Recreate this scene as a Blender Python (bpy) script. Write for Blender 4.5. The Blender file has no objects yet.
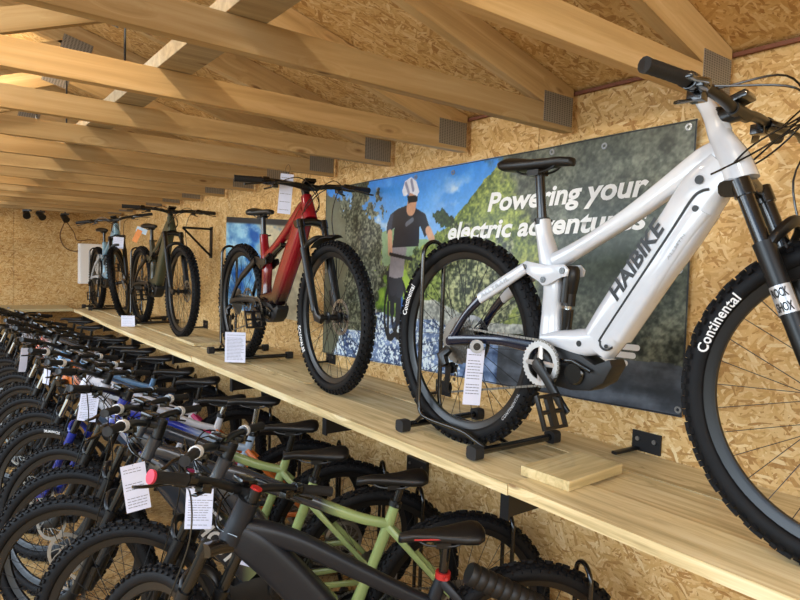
import bpy, bmesh, math, random
import numpy as np
from mathutils import Vector as V, Matrix as M

random.seed(7)
SC = bpy.context.scene
COL = SC.collection
PI = math.pi
R = math.radians

# ------------------------------------------------------------------ camera
CAMX, CAMZ, F = -2.029, 1.70, 621.0
YAW, PITCH, ROLL = 0.647, -0.054, 0.033
fw = V((math.sin(YAW)*math.cos(PITCH), math.cos(YAW)*math.cos(PITCH), math.sin(PITCH)))
ri = fw.cross(V((0, 0, 1))).normalized()
up = ri.cross(fw)
ri2 = ri*math.cos(ROLL)+up*math.sin(ROLL)
up2 = -ri*math.sin(ROLL)+up*math.cos(ROLL)
cam = bpy.data.cameras.new('camera')
cam.sensor_width = 36
cam.lens = F*36/800
cam.clip_start = 0.05
co = bpy.data.objects.new('camera', cam)
COL.objects.link(co)
m = M.Identity(4)
for i in range(3):
    m[i][0], m[i][1], m[i][2] = ri2[i], up2[i], -fw[i]
m[0][3], m[1][3], m[2][3] = CAMX, 0, CAMZ
co.matrix_world = m
SC.camera = co

# ------------------------------------------------------------------ world and light
w = bpy.data.worlds.new('world')
SC.world = w
w.use_nodes = True
bg = w.node_tree.nodes['Background']
sky = w.node_tree.nodes.new('ShaderNodeTexSky')
sky.sky_type = 'NISHITA'
sky.sun_disc = False
sky.sun_elevation = R(38)
sky.sun_rotation = R(200)
w.node_tree.links.new(sky.outputs[0], bg.inputs[0])
bg.inputs[1].default_value = 0.24


def area(name, loc, to, sx, sy, power, col=(1, 1, 1)):
    l = bpy.data.lights.new(name, 'AREA')
    l.shape = 'RECTANGLE'
    l.size, l.size_y = sx, sy
    l.energy = power
    l.color = col
    o = bpy.data.objects.new(name, l)
    COL.objects.link(o)
    o.location = loc
    o.rotation_euler = (V(to)-V(loc)).to_track_quat('-Z', 'Y').to_euler()
    return o


area('daylight_left_door', (-5.4, 1.9, 2.25), (0, 2.6, 1.5), 4.2, 1.4, 165, (0.74, 0.87, 1.0))
area('fill_far_left', (-5.4, 6.6, 2.25), (0, 6.4, 1.5), 3.6, 1.4, 130, (0.78, 0.89, 1.0))  # unseen fill light, added to brighten the far end of the shelf
area('daylight_back_door', (-2.6, -2.6, 2.5), (-0.6, 2.2, 1.6), 3.2, 1.6, 44, (0.95, 0.97, 1.0))
for yy, pw in ((0.4, 30), (1.9, 22), (3.7, 24), (5.5, 22), (7.3, 18)):
    l = bpy.data.lights.new('roof_lamp', 'POINT')
    l.energy = pw
    l.color = (1.0, 0.90, 0.72)
    l.shadow_soft_size = 0.03
    o = bpy.data.objects.new('roof_lamp', l)
    COL.objects.link(o)
    o.location = (-1.98, yy, 2.85)

SC.view_settings.view_transform = 'Standard'
SC.view_settings.look = 'None'
SC.view_settings.gamma = 1
SC.view_settings.use_curve_mapping = False
SC.view_settings.exposure = -0.10


# ------------------------------------------------------------------ object helpers
def link(name, mesh, mat=None, parent=None):
    o = bpy.data.objects.new(name, mesh)
    COL.objects.link(o)
    if mat is not None:
        if len(mesh.materials) == 0:
            mesh.materials.append(mat)
        if mesh.materials[0] != mat:
            o.material_slots[0].link = 'OBJECT'
            o.material_slots[0].material = mat
    if parent is not None:
        o.parent = parent
    return o


def tag(o, label=None, cat=None, group=None, kind=None):
    if label:
        o['label'] = label
    if cat:
        o['category'] = cat
    if group:
        o['group'] = group
    if kind:
        o['kind'] = kind
    return o


def empty(name, loc=(0, 0, 0), rz=0, label=None, cat=None, group=None):
    o = bpy.data.objects.new(name, None)
    COL.objects.link(o)
    o.empty_display_size = 0.1
    o.location = loc
    o.rotation_euler = (0, 0, rz)
    return tag(o, label, cat, group)


class MB:
    def __init__(s):
        s.v, s.f = [], []

    def add(s, vs, fs):
        n = len(s.v)
        s.v += [tuple(a) for a in vs]
        s.f += [tuple(i+n for i in f) for f in fs]
        return s

    def box(s, c, size, mat=None):
        x, y, z = [a/2 for a in size]
        vs = [V((i*x, j*y, k*z)) for i in (-1, 1) for j in (-1, 1) for k in (-1, 1)]
        if mat is not None:
            vs = [mat @ a for a in vs]
        vs = [a+V(c) for a in vs]
        return s.add(vs, [(0, 1, 3, 2), (4, 6, 7, 5), (0, 4, 5, 1), (2, 3, 7, 6), (0, 2, 6, 4), (1, 5, 7, 3)])

    def rings(s, rings, cap=True, closed=False):
        n = len(rings[0])
        vs = [p for r in rings for p in r]
        fs = []
        k = len(rings)
        for i in range(k if closed else k-1):
            a, b = i*n, ((i+1) % k)*n
            for j in range(n):
                j2 = (j+1) % n
                fs.append((a+j, a+j2, b+j2, b+j))
        if cap and not closed:
            fs.append(tuple(range(n))[::-1])
            fs.append(tuple((k-1)*n+j for j in range(n)))
        return s.add(vs, fs)

    def sweep(s, pts, a, b, n=2.0, seg=16, side=(0, 1, 0), cap=True):
        """a: half size along side, b: half size across (in plane); lists allowed"""
        pts = [V(p) for p in pts]
        k = len(pts)
        A = a if isinstance(a, (list, tuple)) else [a]*k
        B = b if isinstance(b, (list, tuple)) else [b]*k
        out = []
        sd = V(side)
        for i, p in enumerate(pts):
            t = (pts[min(i+1, k-1)]-pts[max(i-1, 0)]).normalized()
            u = (sd-t*sd.dot(t)).normalized()
            w_ = t.cross(u)
            ring = []
            for j in range(seg):
                an = 2*PI*(j+.5)/seg
                c, si = math.cos(an), math.sin(an)
                ring.append(p+u*A[i]*math.copysign(abs(c)**(2/n), c)+w_*B[i]*math.copysign(abs(si)**(2/n), si))
            out.append(ring)
        return s.rings(out, cap)

    def tube(s, pts, r, seg=8, cap=True):
        pts = [V(p) for p in pts]
        k = len(pts)
        rr = r if isinstance(r, (list, tuple)) else [r]*k
        t0 = (pts[1]-pts[0]).normalized()
        u = t0.orthogonal().normalized()
        out = []
        for i, p in enumerate(pts):
            t = (pts[min(i+1, k-1)]-pts[max(i-1, 0)]).normalized()
            u = (u-t*u.dot(t)).normalized()
            w_ = t.cross(u)
            out.append([p+(u*math.cos(2*PI*j/seg)+w_*math.sin(2*PI*j/seg))*rr[i] for j in range(seg)])
        return s.rings(out, cap)

    def lathe(s, c, prof, seg=32, axis='y'):
        """prof: list of (radius, offset along axis); closed loop"""
        out = []
        for j in range(seg):
            an = 2*PI*j/seg
            ring = []
            for r, o in prof:
                if axis == 'y':
                    ring.append(V(c)+V((r*math.cos(an), o, r*math.sin(an))))
                elif axis == 'x':
                    ring.append(V(c)+V((o, r*math.cos(an), r*math.sin(an))))
                else:
                    ring.append(V(c)+V((r*math.cos(an), r*math.sin(an), o)))
            out.append(ring)
        return s.rings(out, closed=True)

    def prism(s, poly, y0, y1):
        """poly of (x,z), extruded along y"""
        n = len(poly)
        vs = [(x, y0, z) for x, z in poly]+[(x, y1, z) for x, z in poly]
        fs = [tuple(range(n)), tuple(range(2*n-1, n-1, -1))]
        for i in range(n):
            j = (i+1) % n
            fs.append((i, n+i, n+j, j))
        return s.add(vs, fs)

    def mesh(s, name, smooth=40, bevel=0):
        me = bpy.data.meshes.new(name)
        me.from_pydata(s.v, [], s.f)
        bm = bmesh.new()
        bm.from_mesh(me)
        if bevel:
            bmesh.ops.remove_doubles(bm, verts=bm.verts, dist=1e-6)
            bmesh.ops.bevel(bm, geom=[e for e in bm.edges if len(e.link_faces) == 2 and e.calc_face_angle(0) > R(30)],
                            offset=bevel, segments=2, affect='EDGES', profile=.6)
        bmesh.ops.recalc_face_normals(bm, faces=bm.faces)
        if smooth:
            for f in bm.faces:
                f.smooth = True
            for e in bm.edges:
                if len(e.link_faces) == 2 and e.calc_face_angle(0) > R(smooth):
                    e.smooth = False
        bm.to_mesh(me)
        bm.free()
        return me

    def build(s, name, mat, parent=None, smooth=40, bevel=0):
        return link(name, s.mesh(name, smooth, bevel), mat, parent)


def spline(pts, n=6):
    pts = [V(p) for p in pts]
    P = [pts[0]*2-pts[1]]+pts+[pts[-1]*2-pts[-2]]
    out = []
    for i in range(1, len(P)-2):
        for k in range(n):
            t = k/n
            a, b, c, d = P[i-1], P[i], P[i+1], P[i+2]
            out.append(.5*((2*b)+(c-a)*t+(2*a-5*b+4*c-d)*t*t+(3*b-a-3*c+d)*t**3))
    out.append(pts[-1])
    return out


def interp(vals, n=6):
    out = []
    for i in range(len(vals)-1):
        for k in range(n):
            out.append(vals[i]+(vals[i+1]-vals[i])*k/n)
    out.append(vals[-1])
    return out


# ------------------------------------------------------------------ materials
def srgb(h):
    if isinstance(h, str):
        c = [int(h[i:i+2], 16)/255 for i in (0, 2, 4)]
    else:
        c = h
    return tuple(x/12.92 if x <= .04045 else ((x+.055)/1.055)**2.4 for x in c)+(1,)


_mats = {}


def newmat(name):
    mt = bpy.data.materials.new(name)
    mt.use_nodes = True
    nt = mt.node_tree
    return mt, nt, nt.nodes['Principled BSDF']


def ND(nt, t, **kw):
    n = nt.nodes.new(t)
    for k, v in kw.items():
        if k.startswith('i_'):
            n.inputs[k[2:].replace('_', ' ')].default_value = v
        else:
            setattr(n, k, v)
    return n


def pbr(name, col, rough=.5, metal=0.0, coat=0.0, var=.06, scale=40, bump=0.0, spec=.5):
    if name in _mats:
        return _mats[name]
    mt, nt, b = newmat(name)
    c = srgb(col)
    tc = ND(nt, 'ShaderNodeTexCoord')
    no = ND(nt, 'ShaderNodeTexNoise', i_Scale=scale, i_Detail=3.0)
    nt.links.new(tc.outputs['Object'], no.inputs['Vector'])
    cr = ND(nt, 'ShaderNodeValToRGB')
    cr.color_ramp.elements[0].position = .3
    cr.color_ramp.elements[1].position = .7
    cr.color_ramp.elements[0].color = tuple(x*(1-var) for x in c[:3])+(1,)
    cr.color_ramp.elements[1].color = tuple(min(1, x*(1+var)) for x in c[:3])+(1,)
    nt.links.new(no.outputs[0], cr.inputs[0])
    nt.links.new(cr.outputs[0], b.inputs['Base Color'])
    b.inputs['Roughness'].default_value = rough
    b.inputs['Metallic'].default_value = metal
    b.inputs['Coat Weight'].default_value = coat
    b.inputs['Coat Roughness'].default_value = .06
    b.inputs['Specular IOR Level'].default_value = spec
    if bump:
        bp = ND(nt, 'ShaderNodeBump', i_Strength=bump, i_Distance=.002)
        nt.links.new(no.outputs[0], bp.inputs['Height'])
        nt.links.new(bp.outputs[0], b.inputs['Normal'])
    _mats[name] = mt
    return mt


def fade(name, c1, c2, lo, hi, axis='X', rough=.3, coat=.6):
    """paint that really changes colour along the frame"""
    mt, nt, b = newmat(name)
    tc = ND(nt, 'ShaderNodeTexCoord')
    sp = ND(nt, 'ShaderNodeSeparateXYZ')
    nt.links.new(tc.outputs['Object'], sp.inputs[0])
    mr = ND(nt, 'ShaderNodeMapRange')
    mr.inputs[1].default_value = lo
    mr.inputs[2].default_value = hi
    nt.links.new(sp.outputs[axis], mr.inputs[0])
    mx = ND(nt, 'ShaderNodeMix', data_type='RGBA')
    mx.inputs[6].default_value = srgb(c1)
    mx.inputs[7].default_value = srgb(c2)
    nt.links.new(mr.outputs[0], mx.inputs[0])
    nt.links.new(mx.outputs[2], b.inputs['Base Color'])
    b.inputs['Roughness'].default_value = rough
    b.inputs['Coat Weight'].default_value = coat
    _mats[name] = mt
    return mt


def osb(name, axes, tone=1.0, sc=1.0):
    """oriented strand board: layers of long flakes lying at several angles"""
    mt, nt, b = newmat(name)
    L = nt.links
    tc = ND(nt, 'ShaderNodeTexCoord')
    sp = ND(nt, 'ShaderNodeSeparateXYZ')
    L.new(tc.outputs['Object'], sp.inputs[0])
    cb = ND(nt, 'ShaderNodeCombineXYZ')
    L.new(sp.outputs[axes[0]], cb.inputs[0])
    L.new(sp.outputs[axes[1]], cb.inputs[1])
    wn = ND(nt, 'ShaderNodeTexNoise', i_Scale=7.0*sc, i_Detail=2.0)
    L.new(cb.outputs[0], wn.inputs['Vector'])
    wv = ND(nt, 'ShaderNodeVectorMath', operation='MULTIPLY_ADD')
    wv.inputs[1].default_value = (.05, .05, 0)
    L.new(wn.outputs['Color'], wv.inputs[0])
    L.new(cb.outputs[0], wv.inputs[2])
    prev = None
    prevh = None
    dims = [(17, 80, 12), (21, 110, 75), (15, 78, -38), (24, 120, 42), (19, 96, -72), (26, 130, -8), (17, 100, 25), (22, 120, 88), (19, 100, -22), (24, 120, 50), (18, 96, -55), (24, 110, 5)]
    for i, (sx, sy, an) in enumerate(dims):
        rot = ND(nt, 'ShaderNodeMapping')
        rot.vector_type = 'POINT'
        rot.inputs['Rotation'].default_value = (0, 0, R(an))
        rot.inputs['Location'].default_value = (3.1*i, 1.7*i, 0)
        L.new(wv.outputs[0], rot.inputs[0])
        s2 = ND(nt, 'ShaderNodeVectorMath', operation='MULTIPLY')
        s2.inputs[1].default_value = (sx*sc, sy*sc, 1)
        L.new(rot.outputs[0], s2.inputs[0])
        vo = ND(nt, 'ShaderNodeTexVoronoi', voronoi_dimensions='2D')
        vo.inputs['Scale'].default_value = 1
        L.new(s2.outputs[0], vo.inputs['Vector'])
        sc_ = ND(nt, 'ShaderNodeSeparateColor')
        L.new(vo.outputs['Color'], sc_.inputs[0])
        if prev is None:
            prev = sc_.outputs[0]
        else:
            gt = ND(nt, 'ShaderNodeMath', operation='GREATER_THAN')
            gt.inputs[1].default_value = .74
            L.new(sc_.outputs[1], gt.inputs[0])
            mx = ND(nt, 'ShaderNodeMix', data_type='FLOAT')
            L.new(gt.outputs[0], mx.inputs[0])
            L.new(prev, mx.inputs[2])
            L.new(sc_.outputs[0], mx.inputs[3])
            prev = mx.outputs[0]
    fine = ND(nt, 'ShaderNodeTexNoise', i_Scale=120.0*sc, i_Detail=3.0)
    L.new(cb.outputs[0], fine.inputs['Vector'])
    big = ND(nt, 'ShaderNodeTexNoise', i_Scale=1.6, i_Detail=3.0)
    L.new(cb.outputs[0], big.inputs['Vector'])
    a1 = ND(nt, 'ShaderNodeMath', operation='MULTIPLY_ADD')
    a1.inputs[1].default_value = .35
    L.new(fine.outputs[0], a1.inputs[0])
    L.new(prev, a1.inputs[2])
    a2 = ND(nt, 'ShaderNodeMath', operation='MULTIPLY_ADD')
    a2.inputs[1].default_value = .5
    L.new(big.outputs[0], a2.inputs[0])
    L.new(a1.outputs[0], a2.inputs[2])
    mr = ND(nt, 'ShaderNodeMapRange')
    mr.inputs[1].default_value = .12
    mr.inputs[2].default_value = 1.58
    L.new(a2.outputs[0], mr.inputs[0])
    cr = ND(nt, 'ShaderNodeValToRGB')
    e = cr.color_ramp.elements
    cols = [(0, '7a5028'), (.18, 'ac7d44'), (.45, 'd2a868'), (.75, 'e2be84'), (1, 'f2dbaa')]
    e[0].position, e[1].position = 0, 1
    e[0].color = srgb(cols[0][1])
    e[1].color = srgb(cols[-1][1])
    for p_, c_ in cols[1:-1]:
        q = e.new(p_)
        q.color = srgb(c_)
    for q in e:
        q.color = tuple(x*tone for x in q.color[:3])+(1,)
    L.new(mr.outputs[0], cr.inputs[0])
    L.new(cr.outputs[0], b.inputs['Base Color'])
    bp = ND(nt, 'ShaderNodeBump', i_Strength=.35, i_Distance=.002)
    L.new(prev, bp.inputs['Height'])
    L.new(bp.outputs[0], b.inputs['Normal'])
    b.inputs['Roughness'].default_value = .62
    b.inputs['Specular IOR Level'].default_value = .35
    return mt


def timber(name, c1, c2, c3, rough=.6, axis=0, gscale=1.0, seed=0.0):
    """sawn softwood, grain along local axis, with knots"""
    mt, nt, b = newmat(name)
    L = nt.links
    tc = ND(nt, 'ShaderNodeTexCoord')
    oi = ND(nt, 'ShaderNodeObjectInfo')
    ad = ND(nt, 'ShaderNodeVectorMath', operation='MULTIPLY_ADD')
    ad.inputs[1].default_value = (7, 13, 5)
    L.new(oi.outputs['Random'], ad.inputs[0])
    L.new(tc.outputs['Object'], ad.inputs[2])
    mp = ND(nt, 'ShaderNodeMapping')
    s_ = [22*gscale]*3
    s_[axis] = 1.1*gscale
    mp.inputs['Scale'].default_value = s_
    mp.inputs['Location'].default_value = (seed, seed, seed)
    L.new(ad.outputs[0], mp.inputs[0])
    # knots bend the grain
    km = ND(nt, 'ShaderNodeMapping')
    ks = [5.0]*3
    ks[axis] = 1.6
    km.inputs['Scale'].default_value = ks
    L.new(ad.outputs[0], km.inputs[0])
    kv = ND(nt, 'ShaderNodeTexVoronoi')
    kv.inputs['Scale'].default_value = 1.9
    kv.inputs['Randomness'].default_value = 1
    L.new(km.outputs[0], kv.inputs['Vector'])
    kd = ND(nt, 'ShaderNodeMapRange')
    kd.inputs[1].default_value = .0
    kd.inputs[2].default_value = .32
    kd.inputs[3].default_value = 1
    kd.inputs[4].default_value = 0
    L.new(kv.outputs['Distance'], kd.inputs[0])
    kk = ND(nt, 'ShaderNodeVectorMath', operation='SCALE')
    kk.inputs[0].default_value = (1.2, 1.2, 1.2)
    L.new(kd.outputs[0], kk.inputs['Scale'])
    av = ND(nt, 'ShaderNodeVectorMath', operation='ADD')
    L.new(mp.outputs[0], av.inputs[0])
    L.new(kk.outputs[0], av.inputs[1])
    no = ND(nt, 'ShaderNodeTexNoise', i_Scale=1.0, i_Detail=5.0, i_Roughness=.62)
    no.inputs['Distortion'].default_value = .6
    L.new(av.outputs[0], no.inputs['Vector'])
    cr = ND(nt, 'ShaderNodeValToRGB')
    e = cr.color_ramp.elements
    e[0].position, e[0].color = .28, srgb(c1)
    e[1].position, e[1].color = .72, srgb(c3)
    q = e.new(.5)
    q.color = srgb(c2)
    L.new(no.outputs[0], cr.inputs[0])
    kr = ND(nt, 'ShaderNodeMapRange')
    kr.inputs[1].default_value = .05
    kr.inputs[2].default_value = .11
    kr.inputs[3].default_value = .75
    kr.inputs[4].default_value = 0
    L.new(kv.outputs['Distance'], kr.inputs[0])
    mx = ND(nt, 'ShaderNodeMix', data_type='RGBA')
    mx.inputs[7].default_value = srgb('6e4522')
    L.new(kr.outputs[0], mx.inputs[0])
    L.new(cr.outputs[0], mx.inputs[6])
    # each piece of wood has its own tone
    hv = ND(nt, 'ShaderNodeHueSaturation')
    mr = ND(nt, 'ShaderNodeMapRange')
    mr.inputs[3].default_value = .80
    mr.inputs[4].default_value = 1.14
    L.new(oi.outputs['Random'], mr.inputs[0])
    L.new(mr.outputs[0], hv.inputs['Value'])
    L.new(mx.outputs[2], hv.inputs['Color'])
    L.new(hv.outputs[0], b.inputs['Base Color'])
    bp = ND(nt, 'ShaderNodeBump', i_Strength=.25, i_Distance=.001)
    L.new(no.outputs[0], bp.inputs['Height'])
    L.new(bp.outputs[0], b.inputs['Normal'])
    b.inputs['Roughness'].default_value = rough
    b.inputs['Specular IOR Level'].default_value = .3
    return mt


def rubber_mat():
    mt, nt, b = newmat('tyre_rubber')
    tc = ND(nt, 'ShaderNodeTexCoord')
    no = ND(nt, 'ShaderNodeTexNoise', i_Scale=30.0, i_Detail=4.0)
    nt.links.new(tc.outputs['Object'], no.inputs['Vector'])
    cr = ND(nt, 'ShaderNodeValToRGB')
    cr.color_ramp.elements[0].color = srgb('07080a')
    cr.color_ramp.elements[1].color = srgb('15161a')
    nt.links.new(no.outputs[0], cr.inputs[0])
    nt.links.new(cr.outputs[0], b.inputs['Base Color'])
    b.inputs['Roughness'].default_value = .6
    b.inputs['Specular IOR Level'].default_value = .22
    return mt


WOOD = timber('pine_truss', 'a98a5a', 'bf9f6e', 'd0b588')
WOODG = timber('weathered_brace', '8f7f66', 'a8977a', 'c0ae8c')
PLANK = timber('scaffold_plank', 'b09a6c', 'dbc696', 'efe1ba', axis=1, gscale=1.5)
PLANKE = timber('plank_offcut', 'ac9868', 'd0bb8a', 'e4d4a6', axis=0, gscale=1.5)
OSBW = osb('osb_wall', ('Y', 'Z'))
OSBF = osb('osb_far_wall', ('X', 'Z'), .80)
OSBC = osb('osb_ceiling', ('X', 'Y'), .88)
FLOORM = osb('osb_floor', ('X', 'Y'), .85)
RUB = rubber_mat()
BLK = pbr('gloss_black', '0c0d0f', .22, 0, .5)
SAT = pbr('satin_black', '0e0f11', .36)
MTB = pbr('matt_black', '101113', .5)
GRIP = pbr('grip_rubber', '19191b', .65, bump=.4, scale=300)
RIM = pbr('black_rim', '141517', .32)
SPK = pbr('black_spoke', '25262a', .4, .5)
STEEL = pbr('bare_steel', 'a8abb0', .28, 1)
CHROME = pbr('chrome_tube', 'd8dce2', .12, 1)
SILV = pbr('silver_ring', 'd5d6d8', .3, .6)
CHAIN = pbr('chain_steel', '8d8a84', .35, .9)
WHITE = pbr('pearl_white', 'd0d3d9', .25, 0, .8, .02)
WPRINT = pbr('white_print', 'eeeeee', .5, var=.01)
BPRINT = pbr('black_print', '17181a', .4, var=.01)
GPRINT = pbr('grey_print', 'a9abae', .4)
SADM = pbr('saddle_vinyl', '0d0e11', .42, bump=.15, scale=200)
SADR = pbr('red_piping', 'b3201c', .5)
PLAS = pbr('black_plastic', '101113', .35)
REDC = pbr('red_cap', 'd8425a', .35, .3)
PAPER = pbr('tag_paper', 'd9dcf0', .6, var=.02)
INK = pbr('tag_ink', '6b6d7a', .7)
BRK = pbr('bracket_black', '17181b', .38, .2)
NAVY = pbr('navy_gloss', '11162c', .2, .2, .6)
DKGREY = pbr('dark_grey_paint', '3c4046', .3, .2, .5)

_meshes = {}


def cached(key, fn):
    if key not in _meshes:
        _meshes[key] = fn()
    return _meshes[key]


# ------------------------------------------------------------------ lettering
def text_mesh(s, width=None, height=None, bold=0.0, shear=0.0, depth=0.0, space=1.0):
    cu = bpy.data.curves.new('t', 'FONT')
    cu.body = s
    cu.size = 1
    cu.offset = bold
    cu.shear = shear
    cu.extrude = depth
    cu.space_character = space
    cu.resolution_u = 3
    o = bpy.data.objects.new('t', cu)
    COL.objects.link(o)
    bpy.context.view_layer.update()
    me = bpy.data.meshes.new_from_object(o.evaluated_get(bpy.context.evaluated_depsgraph_get()))
    bpy.data.objects.remove(o)
    n = len(me.vertices)
    a = np.empty(n*3, 'f')
    me.vertices.foreach_get('co', a)
    a = a.reshape(-1, 3)
    a[:, 0] -= a[:, 0].min()
    a[:, 1] -= max(0, a[:, 1].min()) if False else 0
    W_, H_ = a[:, 0].max(), a[:, 1].max()
    sx = width/W_ if width else height/H_
    sy = height/H_ if height else sx
    a[:, 0] *= sx
    a[:, 1] *= sy
    me.vertices.foreach_set('co', a.reshape(-1))
    me.materials.clear()
    me.update()
    return me


def place_text(name, me, mat, parent, origin, ex, ey, lift=0.0):
    ex, ey = V(ex).normalized(), V(ey).normalized()
    ez = ex.cross(ey)
    o = link(name, me, mat, parent)
    mm = M.Identity(4)
    og = V(origin)+ez*lift
    for i in range(3):
        mm[i][0], mm[i][1], mm[i][2], mm[i][3] = ex[i], ey[i], ez[i], og[i]
    o.matrix_basis = mm
    return o


def arc_text(s, height, ang, rho, bold=.02, side=-1, flip=False):
    """lettering wrapped on the sidewall of a tyre (hub at origin), centred on angle ang"""
    me = text_mesh(s, height=height, bold=bold, space=1.05).copy()
    n = len(me.vertices)
    a = np.empty(n*3, 'f')
    me.vertices.foreach_get('co', a)
    a = a.reshape(-1, 3)
    W_ = a[:, 0].max()
    d = 1 if flip else -1
    th = ang+d*(a[:, 0]-W_/2)/rho*(1)
    rr = rho+(-1 if flip else 1)*(a[:, 1]-height/2)
    off = np.sqrt(np.maximum(1e-6, .0302**2-(rr-.341)**2))+.0026
    out = np.stack([rr*np.cos(th), side*off, rr*np.sin(th)], 1).astype('f')
    me.vertices.foreach_set('co', out.reshape(-1))
    me.update()
    return me


# ------------------------------------------------------------------ the building
def struct(name, o):
    o.name = name
    o['kind'] = 'structure'
    return o


SLOPE = .268
WT = 2.404       # top of the wall
SHZ = 1.065      # top of the shelf
FARY = 9.0

# right wall: OSB sheets 1.22 m wide with hairline joints
mb = MB()
y = -1.9
while y < FARY:
    y2 = min(y+1.22, FARY)
    mb.box((.009, (y+y2)/2, WT/2+.02), (.018, y2-y-.003, WT+.04))
    y += 1.22
mb.box((.03, (FARY-1.9)/2, WT/2), (.02, FARY+1.9, WT))
struct('wall_right', mb.build('wall_right', OSBW, smooth=0))
mb = MB()
x = 0.0
while x > -6.4:
    mb.box((x-.61, FARY+.009, 1.7), (1.217, .018, 3.4))
    x -= 1.22
mb.box((-3.2, FARY+.03, 1.7), (6.4, .02, 3.4))
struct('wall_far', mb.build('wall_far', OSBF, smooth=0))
mb = MB().box((-3.0, 3.6, -.02), (6.6, 11.2, .04))
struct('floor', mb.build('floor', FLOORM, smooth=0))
mb = MB()
y = -1.9
while y < FARY:
    y2 = min(y+1.22, FARY)
    for xa, xb in ((0, -2.44), (-2.443, -3.3)):
        za, zb = WT-SLOPE*xa, WT-SLOPE*xb
        vs = []
        for dz in (0, .02):
            vs += [(xa, y+.0015, za+dz), (xb, y+.0015, zb+dz), (xb, y2-.0015, zb+dz), (xa, y2-.0015, za+dz)]
        mb.add(vs, [(0, 1, 2, 3), (7, 6, 5, 4), (0, 4, 5, 1), (1, 5, 6, 2), (2, 6, 7, 3), (3, 7, 4, 0)])
    y += 1.22
mb.add([(0, -1.9, WT+.022), (-3.3, -1.9, WT+.022+SLOPE*3.3), (-3.3, FARY, WT+.022+SLOPE*3.3), (0, FARY, WT+.022),
        (0, -1.9, WT+.04), (-3.3, -1.9, WT+.04+SLOPE*3.3), (-3.3, FARY, WT+.04+SLOPE*3.3), (0, FARY, WT+.04)],
       [(0, 1, 2, 3), (7, 6, 5, 4), (0, 4, 5, 1), (1, 5, 6, 2), (2, 6, 7, 3), (3, 7, 4, 0)])
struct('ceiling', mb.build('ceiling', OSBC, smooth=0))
# small dark strip where roof meets wall
struct('trim_1', MB().box((-.012, 3.55, WT-.008), (.012, 10.9, .012)).build('trim_1', pbr('trim_red_brown', '7b4a35', .7), smooth=0))


def plate_mat():
    mt, nt, b = newmat('nail_plate_steel')
    L = nt.links
    tc = ND(nt, 'ShaderNodeTexCoord')
    mp = ND(nt, 'ShaderNodeMapping')
    mp.inputs['Scale'].default_value = (70, 1, 140)
    L.new(tc.outputs['Object'], mp.inputs[0])
    sp = ND(nt, 'ShaderNodeSeparateXYZ')
    L.new(mp.outputs[0], sp.inputs[0])
    vals = []
    for ax in ('X', 'Z'):
        fr = ND(nt, 'ShaderNodeMath', operation='FRACT')
        L.new(sp.outputs[ax], fr.inputs[0])
        gt = ND(nt, 'ShaderNodeMath', operation='LESS_THAN')
        gt.inputs[1].default_value = .55
        L.new(fr.outputs[0], gt.inputs[0])
        vals.append(gt)
    mu = ND(nt, 'ShaderNodeMath', operation='MULTIPLY')
    L.new(vals[0].outputs[0], mu.inputs[0])
    L.new(vals[1].outputs[0], mu.inputs[1])
    mx = ND(nt, 'ShaderNodeMix', data_type='RGBA')
    mx.inputs[6].default_value = srgb('9d9a94')
    mx.inputs[7].default_value = srgb('6a6762')
    L.new(mu.outputs[0], mx.inputs[0])
    L.new(mx.outputs[2], b.inputs['Base Color'])
    b.inputs['Metallic'].default_value = .55
    b.inputs['Roughness'].default_value = .5
    return mt


PLATE = plate_mat()
HX = -.030
CB, CH, TH = 2.243, .088, .040     # chord bottom, height, thickness


def beam_between(name, a, b, h, parent, mat=WOOD, th=TH):
    """timber of height h from a to b (x,z) in the truss plane, own local frame along x"""
    a, b = V((a[0], 0, a[1])), V((b[0], 0, b[1]))
    d = b-a
    L_ = d.length
    o = MB().box((L_/2, 0, 0), (L_, th, h)).build(name, mat, parent, smooth=0, bevel=.002)
    o.location = a
    o.rotation_euler = (0, -math.atan2(d.z, d.x), 0)
    return o


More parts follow.
